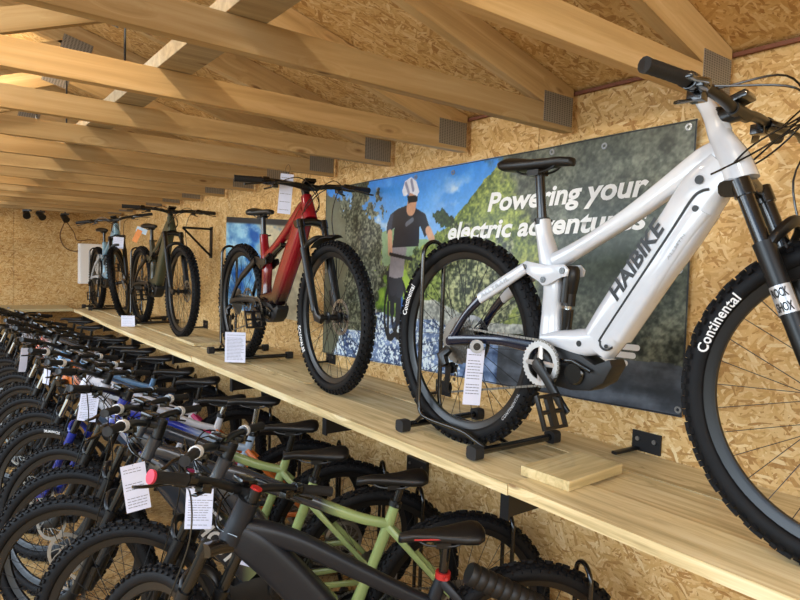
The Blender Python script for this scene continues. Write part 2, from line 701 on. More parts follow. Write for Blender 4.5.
ordn = ['first', 'second', 'third', 'fourth', 'fifth', 'sixth', 'seventh', 'eighth', 'ninth', 'tenth', 'eleventh', 'twelfth', 'thirteenth', 'fourteenth']
for k in range(0, 14):
    yk = 1.009+.6*k-TH/2
    if yk > FARY-.05:
        break
    lab = ('pale pine roof truss nearest the camera, its heel behind the white bike handlebar' if k == 0 else
           '%s pine roof truss from the camera, heel plate on the right wall' % ordn[k])
    t = empty('roof_truss', (0, yk, 0), 0, lab, 'roof truss', 'pine roof trusses under the ceiling')
    beam_between('bottom_chord', (-3.3, CB+CH/2), (HX, CB+CH/2), CH, t)
    # rafter: top edge follows the ceiling, bottom edge lands on the chord
    rh = .100
    dd = math.hypot(1, SLOPE)
    off = (rh/2)*dd+.003
    zt = lambda x: WT-SLOPE*x-.003
    an = math.atan(SLOPE)
    poly = [(-3.25, zt(-3.25)-rh*dd), (-3.25, zt(-3.25)), (HX, zt(HX)), (HX, CB+CH+.0005), (-.20, CB+CH+.0005)]
    # local frame of the rafter: x runs along its length
    org = (HX, zt(HX))
    loc_ = [((x-org[0])*math.cos(an)-(z-org[1])*math.sin(an), (x-org[0])*math.sin(an)+(z-org[1])*math.cos(an)) for x, z in poly]
    ro = MB().prism(loc_, -TH/2, TH/2).build('rafter', WOOD, t, smooth=0)
    ro.location = (org[0], 0, org[1])
    ro.rotation_euler = (0, an, 0)
    zr = WT+SLOPE*1.48-rh*dd
    beam_between('web', (-2.36, CB+CH+.02), (-1.47, zr-.005), .088, t)
    beam_between('web', (-2.40, CB+CH+.02), (-3.2, WT+SLOPE*3.2-rh*dd), .088, t)
    MB().box((HX-.088, -TH/2-.001, CB+.075), (.165, .002, .112)).build('nail_plate', PLATE, t, smooth=0)
    o = MB().box((0, 0, 0), (.13, .002, .09)).build('nail_plate', PLATE, t, smooth=0)
    o.location = (-1.47, -TH/2-.001, zr-.01)
    o.rotation_euler = (0, R(14), 0)

b_ = MB().box((0, 0, 0), (.115, 8.6, .050)).build('roof_brace', WOODG, smooth=0, bevel=.002)
WOODG.node_tree.nodes
b_.location = (-1.37, 4.6, CB+CH+.026)
tag(b_, 'long grey weathered timber brace lying across the truss chords', 'timber brace')

for yy, zz in ((2.47, 2.36), (3.7, 2.36), (4.87, 2.36)):
    o = MB().tube([(-1.46, yy, CB+.1), (-1.46, yy, 2.79)], .0042, 8).build('hanging_rod', SAT)
    tag(o, {2.47: 'nearest thin black rod hanging between the roof trusses', 3.7: 'middle thin black rod hanging between the roof trusses',
            4.87: 'farthest thin black rod hanging between the roof trusses'}[yy], 'rod', 'thin black hanging rods')

# ------------------------------------------------------------------ shelf
sh = empty('wall_shelf', (0, 0, SHZ), 0, 'long pine plank shelf along the right wall under the display bikes', 'shelf')
PT = .034


def plank(x0, x1, y0, y1, parent, dz=0.0, yaw=0.0, bend=None, mat=PLANK):
    n = 14
    rings = []
    for i in range(n+1):
        yy = y0+(y1-y0)*i/n
        bx = bend(yy) if bend else 0
        rings.append([(x0+bx, yy, -PT+dz), (x1+ (bx if x1 < -.3 else 0), yy, -PT+dz), (x1+(bx if x1 < -.3 else 0), yy, dz), (x0+bx, yy, dz)])
    return MB().rings(rings).build('plank', mat, parent, smooth=0)


bend2 = lambda y_: -.03*math.sin(max(0, min(1, (y_-3.9)/3.6))*PI)+.10*math.exp(-((y_-3.75)/.35)**2)*0
for x0, x1, ys, dz in ((-.672, -.470, (-.9, 1.235), .006), (-.668, -.457, (1.243, 4.05), 0), (-.668, -.455, (4.054, 8.30), -.004),
                       (-.466, -.232, (-.9, 2.9), -.004), (-.451, -.228, (2.904, 6.2), .001), (-.451, -.228, (6.204, 8.99), 0),
                       (-.228, -.004, (-.9, 3.7), -.002), (-.224, -.004, (3.704, 8.99), .002)):
    if x0 < -.6 and ys[0] > 1:
        plank(x0, x1, ys[0], ys[1], sh, dz, bend=bend2 if ys[0] > 4 else None)
    elif x0 == -.466:
        plank(x0, x1, ys[0], 1.235, sh, dz)
        plank(-.451, x1, 1.238, ys[1], sh, dz)
    else:
        plank(x0, x1, ys[0], ys[1], sh, dz)
fs = empty('wall_shelf', (0, 8.65, SHZ), 0, 'pine plank shelf running along the far end wall', 'shelf')
for i in range(2):
    o = MB().box((-1.75, -.16+.17+.34*(i-.5), -PT/2), (2.16, .335, PT)).build('plank', PLANKE, fs, smooth=0, bevel=.002)
o = MB().box((0, 0, 0), (.285, .175, .030)).build('plank_offcut', PLANKE, smooth=0, bevel=.002)
o.location = (-.440, 1.185, SHZ+.006+.016)
o.rotation_euler = (0, 0, R(3))
tag(o, 'short pine board offcut lying on the shelf beside the stand of the white bike', 'board')
o = MB().box((0, 0, 0), (.20, .42, .022)).build('plank_offcut', PLANK, smooth=0, bevel=.002)
o.location = (-.40, 4.72, SHZ+.001+.011)
tag(o, 'thin pine board lying on the shelf between the red and the olive bike', 'board')

for i, yb in enumerate((1.20, 2.30, 3.39, 4.50, 5.66, 6.8, 7.9)):
    t = empty('shelf_bracket', (0, yb, SHZ), 0, ['black steel shelf bracket nearest the camera, plate bolted beside the plank offcut',
        'second black shelf bracket from the camera, below the rear wheel of the white bike', 'third black shelf bracket, plate behind the red bike front wheel',
        'fourth black shelf bracket, below the rear wheel of the red bike', 'fifth black shelf bracket, below the olive bike',
        'sixth black shelf bracket, below the rear wheel of the olive bike', 'farthest black shelf bracket, below the blue bike'][i], 'bracket', 'black steel shelf brackets')
    MB().box((-.32, .09, -.085), (.60, .012, .085)).box((-.32, .09, -PT-.008), (.60, .05, .006)).build('arm', BRK, t, smooth=0)
    MB().box((-.622, .09, -.087), (.008, .035, .090)).build('end_stop', BRK, t, smooth=0)
    MB().box((-.004, .09, -.12), (.007, .10, .15)).build('lower_plate', BRK, t, smooth=0)
    MB().box((-.004, 0, .040), (.007, .11, .072)).build('wall_plate', BRK, t, smooth=0, bevel=.001)
    for s in (-1, 1):
        MB().lathe((-.010, s*.032, .048), [(.0001, -.003), (.008, -.003), (.008, .003), (.0001, .003)], 10, 'x').build('bolt', STEEL, t)
    MB().sweep([(-.01, .035, .012), (-.13, .045, .010)], .012, .006, 4, 8).build('strut', BRK, t)
for (yb, zb, lab) in ((2.47, .65, 'black socket box on the lower wall behind the nearest green bike saddle'), (4.3, .66, 'black socket box with a white plug on the lower wall under the shelf')):
    t = empty('socket_box', (0, yb, zb), 0, lab, 'socket')
    MB().box((-.012, 0, 0), (.022, .16, .105)).build('box', PLAS, t, smooth=0, bevel=.003)
    if yb > 4:
        MB().box((-.036, .0, -.01), (.028, .055, .07)).build('plug', WPRINT, t, smooth=0, bevel=.006)
    else:
        for s in (-1, 1):
            MB().lathe((-.026, s*.05, .02), [(.0001, -.003), (.007, -.003), (.007, .003), (.0001, .003)], 10, 'x').build('screw', STEEL, t)

# ------------------------------------------------------------------ banner
BL_, BR_ = (3.475, 1.131, 2.178), (1.072, 1.222, 2.216)


def buv(u, v, off=0.0):
    s = u/2.4
    yy = BL_[0]+(BR_[0]-BL_[0])*s
    z0 = BL_[1]+(BR_[1]-BL_[1])*s
    z1 = BL_[2]+(BR_[2]-BL_[2])*s
    # shallow sag and ripple of the vinyl
    rip = .004*math.sin(u*5.0+v*3)+.003*math.sin(u*13-v*5)+.008*math.exp(-((u-2.15)/.12)**2)*v*v
    return (-.016-rip-off, yy, z0+(z1-z0)*v)


def vnoise(x, y, seed=0):
    rng = np.random.RandomState(seed)
    g = rng.rand(64, 64)
    xi, yi = np.floor(x).astype(int), np.floor(y).astype(int)
    fx, fy = x-xi, y-yi
    fx, fy = fx*fx*(3-2*fx), fy*fy*(3-2*fy)
    a = g[xi % 64, yi % 64]
    b = g[(xi+1) % 64, yi % 64]
    c = g[xi % 64, (yi+1) % 64]
    d = g[(xi+1) % 64, (yi+1) % 64]
    return (a*(1-fx)+b*fx)*(1-fy)+(c*(1-fx)+d*fx)*fy


def fbm(x, y, seed=0, o=5):
    s, a, t = 0, .5, 0
    for i in range(o):
        s = s+a*vnoise(x*2**i+i*7.3, y*2**i+i*3.1, seed+i)
        t += a
        a *= .6
    return s/t


def inpoly(U, W_, poly):
    ins = np.zeros(U.shape, bool)
    n = len(poly)
    for i in range(n):
        x1, y1 = poly[i]
        x2, y2 = poly[(i+1) % n]
        c = ((y1 > W_) != (y2 > W_)) & (U < (x2-x1)*(W_-y1)/((y2-y1) if y2 != y1 else 1e-9)+x1)
        ins ^= c
    return ins


NU, NV = 620, 260
uu, vv = np.meshgrid(np.linspace(0, 2.4, NU), np.linspace(0, 1, NV), indexing='ij')
C = np.zeros((NU, NV, 3))


def hexc(h):
    return np.array([int(h[i:i+2], 16)/255 for i in (0, 2, 4)])


def paint(mask, c):
    global C
    if mask.dtype == bool:
        mask = mask.astype(float)
    mask = np.clip(mask, 0, 1)[..., None]
    C = C*(1-mask)+c*mask


def two(h1, h2, t):
    t = np.clip(t, 0, 1)[..., None]
    return hexc(h1)*(1-t)+hexc(h2)*t


n1 = fbm(uu*4, vv*5, 1)
n2 = fbm(uu*14, vv*14, 2)
n3 = np.clip((fbm(uu*75, vv*75, 3, 3)-.5)*1.9+.5, 0, 1)
n2 = np.clip((n2-.5)*1.5+.5, 0, 1)
n4 = fbm(uu*5, vv*26, 5)
paint(np.ones_like(uu), two('93bde6', '2f7fd6', (vv-.55)*2.2))
cl = np.clip((fbm(uu*5, vv*7, 8)-.42)*5, 0, 1)*np.exp(-(((uu-.50)/.35)**2+((vv-.80)/.13)**2))
paint(cl*1.6, hexc('dfe8f0'))
cl = np.clip((fbm(uu*5, vv*7, 9)-.5)*5, 0, 1)*np.exp(-(((uu-1.25)/.12)**2+((vv-.85)/.1)**2))
paint(cl*1.3, hexc('c4d6ea'))
# distant hills, then the green hillside
far = np.interp(uu, [0, .3, .55, .75, .95, 1.2], [.60, .60, .70, .72, .655, .64])+.01*n1
paint(vv < far, two('7c9a5c', '8fae8e', n1*1.3))
hill = np.interp(uu, [.55, .9, 1.04, 1.10, 1.16, 1.25, 1.38, 1.52, 1.60, 2.4], [.50, .58, .64, .69, .70, .77, .88, .975, 1.1, 1.1])+.03*(n2-.5)
paint(vv < hill, two('35491f', 'a3ad52', (n2*.5+n3*.6-.15)*1.3))
tr = (np.hypot((uu-1.14)/.07, (vv-.76)/.06)+(n2-.5)*1.2) < 1
paint(tr, two('16240f', '3b5424', n3))
# field and scrub in the left
paint((vv < .62+.03*n2) & (uu < .62), two('6f8a3c', '9fb453', n1))
paint((vv < .47+.05*n2) & (uu > .35) & (uu < 1.05), two('4b6b26', '9bbb44', (n2-.3)*2))
# bushes in the middle
bush = ((np.hypot((uu-1.32)/.32, (vv-.40)/.26)+(n2-.5)*.7) < 1)
paint(bush, two('1d2713', 'a9ae80', (n3*.8+n2*.5-.3)*1.5))
bush = ((np.hypot((uu-1.0)/.16, (vv-.40)/.2)+(n2-.5)*.7) < 1)
paint(bush, two('26361a', '93a65a', (n3*.8+n2*.5-.3)*1.5))
# dark wooded slope on the right half
dk = np.interp(vv, [0, .18, .40, .58, .80, 1.0], [1.60, 1.62, 1.72, 1.80, 1.62, 1.50])+.18*(n2-.5)
mask = np.clip((uu-dk)*9+.5, 0, 1)
paint(mask, two('20251f', '858a7a', (n2*.7+n3*.5-.25)*1.2))
paint(mask*np.clip((vv-.62)*3, 0, 1)*.4, two('3a3f36', '7a7f72', n1))
paint(mask*np.exp(-((uu-2.1)/.3)**2-((vv-.55)/.2)**2)*.65, two('3a4a40', '223026', n2))
# stream and rocks
riv = np.interp(uu, [0, .3, .8, 1.1, 1.42, 1.9, 2.4], [.36, .33, .24, .26, .17, .19, .17])+.04*(n1-.5)
paint(vv < riv+.10*(uu > .8)*(uu < 1.7), two('6c726e', 'd3d5cb', (n2*.7+n3*.5-.25)*1.3))
paint(vv < riv, two('223a62', '8fa6cc', (n4*.6+n2*.6-.35)*2.2))
paint((vv < riv) & (uu > 1.55), two('2b3038', '59616e', (n4*.7+n2*.5-.35)*2))
fo = (n3 > .60) & (vv < riv) & (uu < 1.3)
paint(fo, hexc('d7e2f2'))
# tall tree at the left edge
tl = ((np.hypot((uu-.34)/.30, (vv-.62)/.36)+(n2-.5)*1.0) < 1) | ((uu < .58+.1*(n2-.5)) & (uu > .12) & (vv < .5) & (vv > .16))
paint(tl, two('20271b', '8a8f7a', (n3*.8+n2*.5-.3)*1.5))
paint(((np.hypot((uu-.02)/.24, (vv-.45)/.5)+(n2-.5)*.3) < 1), two('4c4f40', '7d7f6a', n1))
# the rider printed on the banner
paint(inpoly(uu, vv, [(.67, .50), (.82, .50), (.80, .39), (.775, .33), (.70, .34)]), hexc('20232a'))
P_ = lambda pts, h: paint(inpoly(uu, vv, pts), hexc(h))


def stroke(a, b, wd, h):
    ax_, ay = a
    bx, by = b
    t = np.clip(((uu-ax_)*(bx-ax_)+(vv-ay)*(by-ay))/((bx-ax_)**2+(by-ay)**2), 0, 1)
    d = np.hypot(uu-ax_-t*(bx-ax_), vv-ay-t*(by-ay))
    paint(np.clip((wd-d)*400+.5, 0, 1), hexc(h))


for cx, cz in ((.73, .29), (.80, .30)):
    d = np.hypot((uu-cx)/.062, (vv-cz)/.145)
    paint(np.abs(d-1) < .14, hexc('14161b'))
for a, b, wd, h in (((.79, .49), (.83, .30), .012, '2a5aa0'), ((.83, .3), (.75, .2), .01, '24364f'), ((.70, .33), (.71, .14), .010, '15171c'),
                    ((.73, .48), (.74, .28), .02, '1a1c22'), ((.80, .48), (.79, .24), .022, '1c1e25'),
                    ((.72, .50), (.74, .40), .034, '2b2e36'), ((.78, .50), (.80, .39), .034, '2b2e36')):
    stroke(a, b, wd, h)
P_([(.705, .64), (.86, .62), (.84, .55), (.83, .47), (.765, .46), (.70, .47)], '8f8b93')
P_([(.69, .80), (.756, .825), (.852, .838), (.921, .82), (1.005, .783), (1.045, .705), (1.004, .665), (.962, .731), (.957, .625), (.72, .625), (.734, .727), (.66, .70), (.665, .755)], '23262f')
P_([(.66, .75), (.69, .80), (.72, .80), (.70, .70), (.655, .70)], '3a4152')
stroke((.69, .70), (.70, .60), .022, 'c79a7d')
stroke((1.03, .70), (1.06, .655), .022, 'c79a7d')
stroke((.70, .59), (.90, .56), .009, '15171c')
stroke((.885, .82), (.90, .88), .040, 'b98b70')
P_([(.845, .885), (.94, .88), (.94, .850), (.86, .845)], '17181c')
P_([(.798, .915), (.822, .962), (.878, .978), (.925, .951), (.952, .896), (.935, .876), (.87, .90), (.83, .885), (.81, .89)], 'd9d9e2')
stroke((.83, .95), (.86, .90), .010, '8b8da6')
stroke((.88, .96), (.90, .91), .010, '8b8da6')
stroke((.85, .74), (.90, .76), .012, '5c6472')
C = np.clip(C*(1.04+.08*n3[..., None]), 0, 1)

verts = [buv(uu[i, j], vv[i, j]) for i in range(NU) for j in range(NV)]
faces = [(i*NV+j, (i+1)*NV+j, (i+1)*NV+j+1, i*NV+j+1) for i in range(NU-1) for j in range(NV-1)]
nb = len(verts)
me = bpy.data.meshes.new('banner')
# thin back sheet so the vinyl has thickness
bk = [(buv(u_, v_)[0]+.0012, buv(u_, v_)[1], buv(u_, v_)[2]) for u_, v_ in ((0, 0), (2.4, 0), (2.4, 1), (0, 1))]
me.from_pydata(verts, [], faces)
ca = me.color_attributes.new('print', 'FLOAT_COLOR', 'POINT')
lin = np.where(C <= .04045, C/12.92, ((C+.055)/1.055)**2.4).reshape(-1, 3)
ca.data.foreach_set('color', np.concatenate([lin, np.ones((len(lin), 1))], 1).astype('f').reshape(-1))
for p_ in me.polygons:
    p_.use_smooth = True
bmt, nt, b = newmat('printed_vinyl')
at = ND(nt, 'ShaderNodeVertexColor', layer_name='print')
nt.links.new(at.outputs[0], b.inputs['Base Color'])
b.inputs['Roughness'].default_value = .34
ban = empty('banner', (0, 0, 0), 0, 'large printed vinyl banner of a mountain biker, on the wall behind the white bike', 'banner')
link('vinyl_sheet', me, bmt, ban)


def banner_text(s, u0, u1, v, height):
    t = text_mesh(s, width=u1-u0, height=height, bold=.030, shear=.22)
    n = len(t.vertices)
    bm = bmesh.new()
    bm.from_mesh(t)
    for vt in bm.verts:
        q = buv(u0+vt.co.x, v+vt.co.y, .002)
        vt.co = V(q)
    bm.to_mesh(t)
    bm.free()
    link('lettering', t, WPRINT, ban)


banner_text('Powering your', 1.447, 2.24, .765, .080)
banner_text('electric adventures', 1.185, 2.24, .648, .080)
for u0, u1, v0 in ((2.00, 2.235, .222), (1.99, 2.22, .192), (1.98, 2.19, .162)):
    pts = []
    for i in range(7):
        a_ = -PI/2+PI*i/6
        pts.append((u1-.011+.011*math.cos(a_), v0+.011*math.sin(a_)))
    poly = [(u0, v0-.011)]+pts+[(u0, v0+.011)]
    mb = MB().add([buv(a_, b2, .002) for a_, b2 in poly], [tuple(range(len(poly)))])
    mb.build('stripe', WPRINT, ban, smooth=0)
for u_, v_ in ((2.372, .977), (2.05, .963), (1.797, .978), (1.504, .962), (1.2, .965), (.92, .972), (.3, .975), (2.385, .025), (2.366, .50), (1.4, .02), (.142, .02), (.02, .5)):
    c = V(buv(u_, v_, .001))
    MB().lathe(c, [(.006, -.002), (.012, -.002), (.013, .001), (.006, .001)], 16, 'x').build('eyelet', STEEL, ban)
for (a1_, b1_, a2_, b2_) in ((0, .004, 2.4, .004), (0, .996, 2.4, .996), (.004, 0, .004, 1), (2.396, 0, 2.396, 1)):
    n = 60
    mb = MB().tube([buv(a1_+(a2_-a1_)*i/n, b1_+(b2_-b1_)*i/n, .0) for i in range(n+1)], .0022, 6)
    mb.build('hem', pbr('hem_dark', '23262b', .5), ban)

# blue poster behind the red bike
NU2, NV2 = 160, 120
u2, v2 = np.meshgrid(np.linspace(0, 1, NU2), np.linspace(0, 1, NV2), indexing='ij')
C = np.zeros((NU2, NV2, 3))
q1 = fbm(u2*6+v2*3, v2*6-u2*2, 21)
q2 = fbm(u2*20, v2*16, 22)
paint(np.ones_like(u2), two('1458a8', '9fd4ee', (q1-.32)*2.6))
paint(np.clip((q2-.55)*4, 0, 1)*.6, hexc('d8eef6'))
paint(np.clip((u2-.46)*8+(q1-.5)*4, 0, 1), two('8e866f', 'd9cfae', q2*1.2))
paint(np.clip((v2-.93)*60, 0, 1), hexc('2c3238'))
verts = [(-.012-.004*math.sin(7*u2[i, j]), 5.17-1.45*u2[i, j], 1.30+(.775-.09*u2[i, j])*v2[i, j]) for i in range(NU2) for j in range(NV2)]
faces = [(i*NV2+j, (i+1)*NV2+j, (i+1)*NV2+j+1, i*NV2+j+1) for i in range(NU2-1) for j in range(NV2-1)]
me = bpy.data.meshes.new('poster')
me.from_pydata(verts, [], faces)
ca = me.color_attributes.new('print', 'FLOAT_COLOR', 'POINT')
lin = np.where(C <= .04045, C/12.92, ((C+.055)/1.055)**2.4).reshape(-1, 3)
ca.data.foreach_set('color', np.concatenate([lin, np.ones((len(lin), 1))], 1).astype('f').reshape(-1))
tag(link('poster', me, bmt), 'blue and cream poster on the wall behind the red bike saddle', 'poster')

# ------------------------------------------------------------------ bicycle pieces (bike frame: x forward, y left, z up, origin on the ground under the rear hub)
WR, TM = .372, .0295
TR = .341


def tyre_mesh():
    mb = MB()
    prof = []
    for i in range(14):
        a = R(-128+256*i/13)
        prof.append((TR+TM*math.cos(a)*1.0, (TM+.0005)*math.sin(a)))
    prof += [(TR-.020, .019), (TR-.020, -.019)]
    mb.lathe((0, 0, 0), prof, 72)
    n = 72
    for i in range(n):
        for j, (ph, dx, dy, st) in enumerate(((0, .017, .013, 0), (34, .014, .010, .5), (-34, .014, .010, .5), (62, .013, .009, 0), (-62, .013, .009, 0))):
            if j == 0 and i % 2:
                ph2, st = 12, 0
            elif j == 0:
                ph2 = -12
            else:
                ph2 = ph
            th = 2*PI*(i+st)/n
            a = R(ph2)
            rot = M.Rotation(-th, 3, 'Y') @ M.Rotation(a, 3, 'Z')
            r_ = TR+(TM+.0025)*math.cos(a)
            yy = (TM+.0025)*math.sin(a)
            c = V((r_*math.cos(th), yy, r_*math.sin(th)))
            mb.box(c, (.010, dy, dx), rot)
    return mb.mesh('tyre', 40)


def rim_mesh():
    return MB().lathe((0, 0, 0), [(.322, .0165), (.324, .0145), (.318, .012), (.304, .010), (.296, .006), (.295, 0), (.296, -.006), (.304, -.010), (.318, -.012), (.324, -.0145), (.322, -.0165), (.3225, 0)], 72).mesh('rim', 50)


def spokes_mesh():
    mb = MB()
    n = 32
    for i in range(n):
        s = 1 if i % 2 else -1
        a0 = 2*PI*i/n
        a1 = a0+(1 if (i//2) % 2 else -1)*R(48)
        p0 = V((.026*math.cos(a1), s*.026, .026*math.sin(a1)))
        p1 = V((.298*math.cos(a0), s*.002, .298*math.sin(a0)))
        mb.tube([p0, p1], .00115, 4, False)
    return mb.mesh('spokes', 0)


def hub_mesh():
    return MB().lathe((0, 0, 0), [(.001, -.055), (.010, -.055), (.012, -.035), (.030, -.030), (.030, -.025), (.015, -.018), (.015, .018), (.030, .025), (.030, .030), (.014, .036), (.010, .055), (.001, .055)], 24).mesh('hub', 40)


def disc_mesh():
    mb = MB()
    n = 36
    out, inn = [], []
    for k, y in enumerate((.041, .043)):
        for r_ in (.090, .074):
            pass
    mb.lathe((0, .042, 0), [(.090, -.001), (.090, .001), (.073, .001), (.073, -.001)], 48)
    for i in range(12):
        a = 2*PI*i/12
        mb.tube([(.076*math.cos(a), .042, .076*math.sin(a)), (.055*math.cos(a+.22), .042, .055*math.sin(a+.22)), (.030*math.cos(a+.75), .042, .030*math.sin(a+.75))], .003, 4)
    mb.lathe((0, .042, 0), [(.036, -.002), (.036, .002), (.016, .002), (.016, -.002)], 24)
    return mb.mesh('brake_disc', 30)


def cassette_mesh():
    mb = MB()
    for i in range(11):
        r_ = .088-.0068*i
        y = -.026-.0037*i
        n = 26 if i < 5 else 16
        ring = []
        prof = []
        pts0, pts1 = [], []
        for j in range(n*2):
            rr = r_ if j % 2 else r_-.004
            a = PI*j/n
            pts0.append((rr*math.cos(a), y, rr*math.sin(a)))
            pts1.append((rr*math.cos(a), y-.0018, rr*math.sin(a)))
        mb.rings([pts0, pts1])
    return mb.mesh('cassette', 0)


def saddle_mesh():
    mb = MB()
    secs = [(.150, .004, -.018, .010), (.143, .020, -.010, .016), (.10, .024, -.004, .018), (.04, .032, -.004, .020), (-.02, .048, -.002, .022), (-.07, .066, .004, .026), (-.11, .072, .008, .028), (-.132, .062, .008, .022), (-.142, .030, .004, .012)]
    rings = []
    for x, hw, z, th in secs:
        ring = []
        for j in range(20):
            a = 2*PI*j/20
            c, s = math.cos(a), math.sin(a)
            yy = hw*math.copysign(abs(c)**.8, c)
            zz = z-.004 + (th*.55*abs(s)**.7 if s > 0 else -th*1.15*abs(s)**.8)-.014*(abs(yy)/.07)**2
            ring.append((x, yy, zz))
        rings.append(ring)
    mb.rings(rings)
    me = mb.mesh('saddle', 60)
    return me


def saddle_rail_mesh():
    mb = MB()
    for s in (-1, 1):
        mb.tube(spline([(.105, s*.010, -.012), (.06, s*.020, -.036), (0, s*.022, -.042), (-.05, s*.026, -.040), (-.105, s*.036, -.006)], 4), .0036, 6)
    mb.box((0, 0, -.040), (.05, .052, .018))
    return mb.mesh('rail', 40)


def saddle_trim_mesh():
    mb = MB()
    for s in (-1, 1):
        mb.tube([(-.135, s*.05, -.012), (-.11, s*.068, -.016), (-.06, s*.058, -.014), (0, s*.038, -.014), (.1, s*.022, -.018)], .0028, 6)
    return mb.mesh('edge_piping')


def dir2(a, b):
    d = V((b[0]-a[0], 0, b[1]-a[1]))
    return d


HEAD_B, HEAD_T = V((.952, 0, .862)), V((.900, 0, .985))
AXIS = (HEAD_T-HEAD_B).normalized()


def fork_meshes():
    cr = MB()
    # steerer crown
    cb_ = HEAD_B-AXIS*.012
    cr.sweep([cb_+V((0, -.082, -.018)), cb_+V((0, -.05, -.008)), cb_, cb_+V((0, .05, -.008)), cb_+V((0, .082, -.018))], [.026, .030, .034, .030, .026], [.020, .020, .022, .020, .020], 3, 12, side=(1, 0, 0))
    fwd = V((AXIS.z, 0, -AXIS.x))
    legs_top = cb_+fwd*.014
    sts = []
    low = MB()
    hub = V((1.225, 0, WR))
    end = None
    for s in (-1, 1):
        top = legs_top+V((0, s*.066, 0))-AXIS*.008
        bot = V((top.x, top.y, top.z))-AXIS*.50
        sts.append(MB().tube([top, top-AXIS*.22], .0175, 14).mesh('stanchion'))
        cr.tube([top+AXIS*.006, top-AXIS*.035], .0225, 14)
        a = top-AXIS*.15
        z_end = WR+.0
        tt = (a.z-z_end)/AXIS.z
        b_ = a-AXIS*tt
        low.tube([a, a-AXIS*.02, a-AXIS*.15, b_+AXIS*.03], [.0235, .0225, .0215, .019], 14)
        low.sweep([b_+AXIS*.05, b_+AXIS*.0+V((.012, 0, 0)), V((hub.x+.012, b_.y*.98, hub.z-.012))], [.012, .013, .010], [.020, .026, .018], 3, 10)
        low.lathe((hub.x, s*.062, hub.z), [(.001, -.010), (.018, -.010), (.018, .010), (.001, .010)], 16)
    # arch over the tyre
    a = legs_top-AXIS*.175
    pts = [a+V((0, -.066, 0)), a+V((.02, -.060, .035)), a+V((.034, -.03, .062)), a+V((.036, 0, .068)), a+V((.034, .03, .062)), a+V((.02, .060, .035)), a+V((0, .066, 0))]
    low.sweep(spline(pts, 3), .010, .014, 3, 10, side=(1, 0, 0))
    # brake caliper on the left leg
    low.sweep([V((1.13, .062, .42)), V((1.10, .058, .50))], .014, .022, 4, 10)
    return cr.mesh('crown'), sts, low.mesh('lowers')


def mudguard_mesh():
    mb = MB()
    rings = []
    c = V((1.225, 0, WR))
    for i in range(15):
        a = R(84+38*i/14)
        wd = .030+.012*math.sin(PI*i/14)
        ring = []
        for y, dr in ((-wd, -.006), (-wd*.6, .004), (0, .008), (wd*.6, .004), (wd, -.006)):
            ring.append(c+V(((.398+dr)*math.cos(a), y, (.398+dr)*math.sin(a))))
        for y, dr in ((wd, -.008), (wd*.6, .002), (0, .006), (-wd*.6, .002), (-wd, -.008)):
            ring.append(c+V(((.398+dr)*math.cos(a), y, (.398+dr)*math.sin(a))))
        rings.append(ring)
    mb.rings(rings)
    return mb.mesh('mudguard')


def bar_meshes(height=0.0, L_=.385):
    """handlebar set; height raises it above the standard clamp"""
    c = BARC+V((0, 0, height))
    hb = MB()
    path = []
    for s_ in (-1, -.62, -.30, -.10, 0, .10, .30, .62, 1):
        ax = abs(s_)
        rise = .018*min(1, max(0, (ax-.12)/.25))
        back = -.042*ax*ax
        path.append(c+V((back, s_*L_, rise)))
    hb.tube(spline(path, 4), .0135, 10)
    hb.tube([c+V((0, -.045, 0)), c+V((0, .045, 0))], .0165, 12)
    grips, levers, = [], []
    for s in (-1, 1):
        def P(ax):
            return c+V((-.042*ax*ax, s*ax*L_, .018))
        g = MB()
        pts, rr = [], []
        for i in range(15):
            pts.append(P(1.0-.34*i/14))
            rr.append(.0165 if i % 2 else .0158)
        rr[0] = .0175
        rr[-1] = .0185
        g.tube(pts, rr, 12)
        grips.append(g.mesh('grip'))
        cl = P(.60)
        lv = MB()
        lv.tube([cl+V((0, -s*.014, 0)), cl+V((0, s*.014, 0))], .020, 12)
        lv.sweep([cl+V((.012, -s*.035, -.006)), cl+V((.030, 0, -.012)), cl+V((.034, s*.03, -.014))], [.012, .014, .010], [.014, .014, .010], 3, 10, side=(0, 0, 1))
        lv.sweep(spline([cl+V((.034, s*.015, -.014)), cl+V((.056, s*.05, -.022)), cl+V((.052, s*.10, -.030)), cl+V((.058, s*.135, -.034))], 3), .0045, .008, 3, 8, side=(0, 0, 1))
        # shifter / remote pod under the bar
        lv.box(cl+V((-.005, -s*.045, -.020)), (.034, .034, .026))
        lv.sweep([cl+V((-.01, -s*.045, -.028)), cl+V((-.03, s*.0, -.040))], .004, .010, 3, 8, side=(0, 0, 1))
        levers.append(lv.mesh('brake_lever', 35, .002))
    stm = MB()
    t = HEAD_T+AXIS*.035+V((0, 0, height))
    stm.sweep([t+V((-.004, 0, 0)), (t+c)/2, c+V((.004, 0, 0))], [.022, .019, .026], [.022, .017, .019], 3, 12)
    stm.tube([t-AXIS*.025, t+AXIS*.022], .0205, 16)
    cap = MB()
    cap.tube([t+AXIS*.022, t+AXIS*.027], .018, 16)
    sp = MB().tube([HEAD_T, t], [.0215]*2, 16)
    disp = MB().box(c+V((.0, 0, .030)), (.05, .062, .018), M.Rotation(R(-20), 3, 'Y'))
    return dict(handlebar=hb.mesh('handlebar'), grips=grips, levers=levers, stem=stm.mesh('stem'), cap=cap.mesh('top_cap'), spacer=sp.mesh('headset_spacer'), display=disp.mesh('display', 35, .004))


BARC = HEAD_T+AXIS*.035+V((.048, 0, .012))


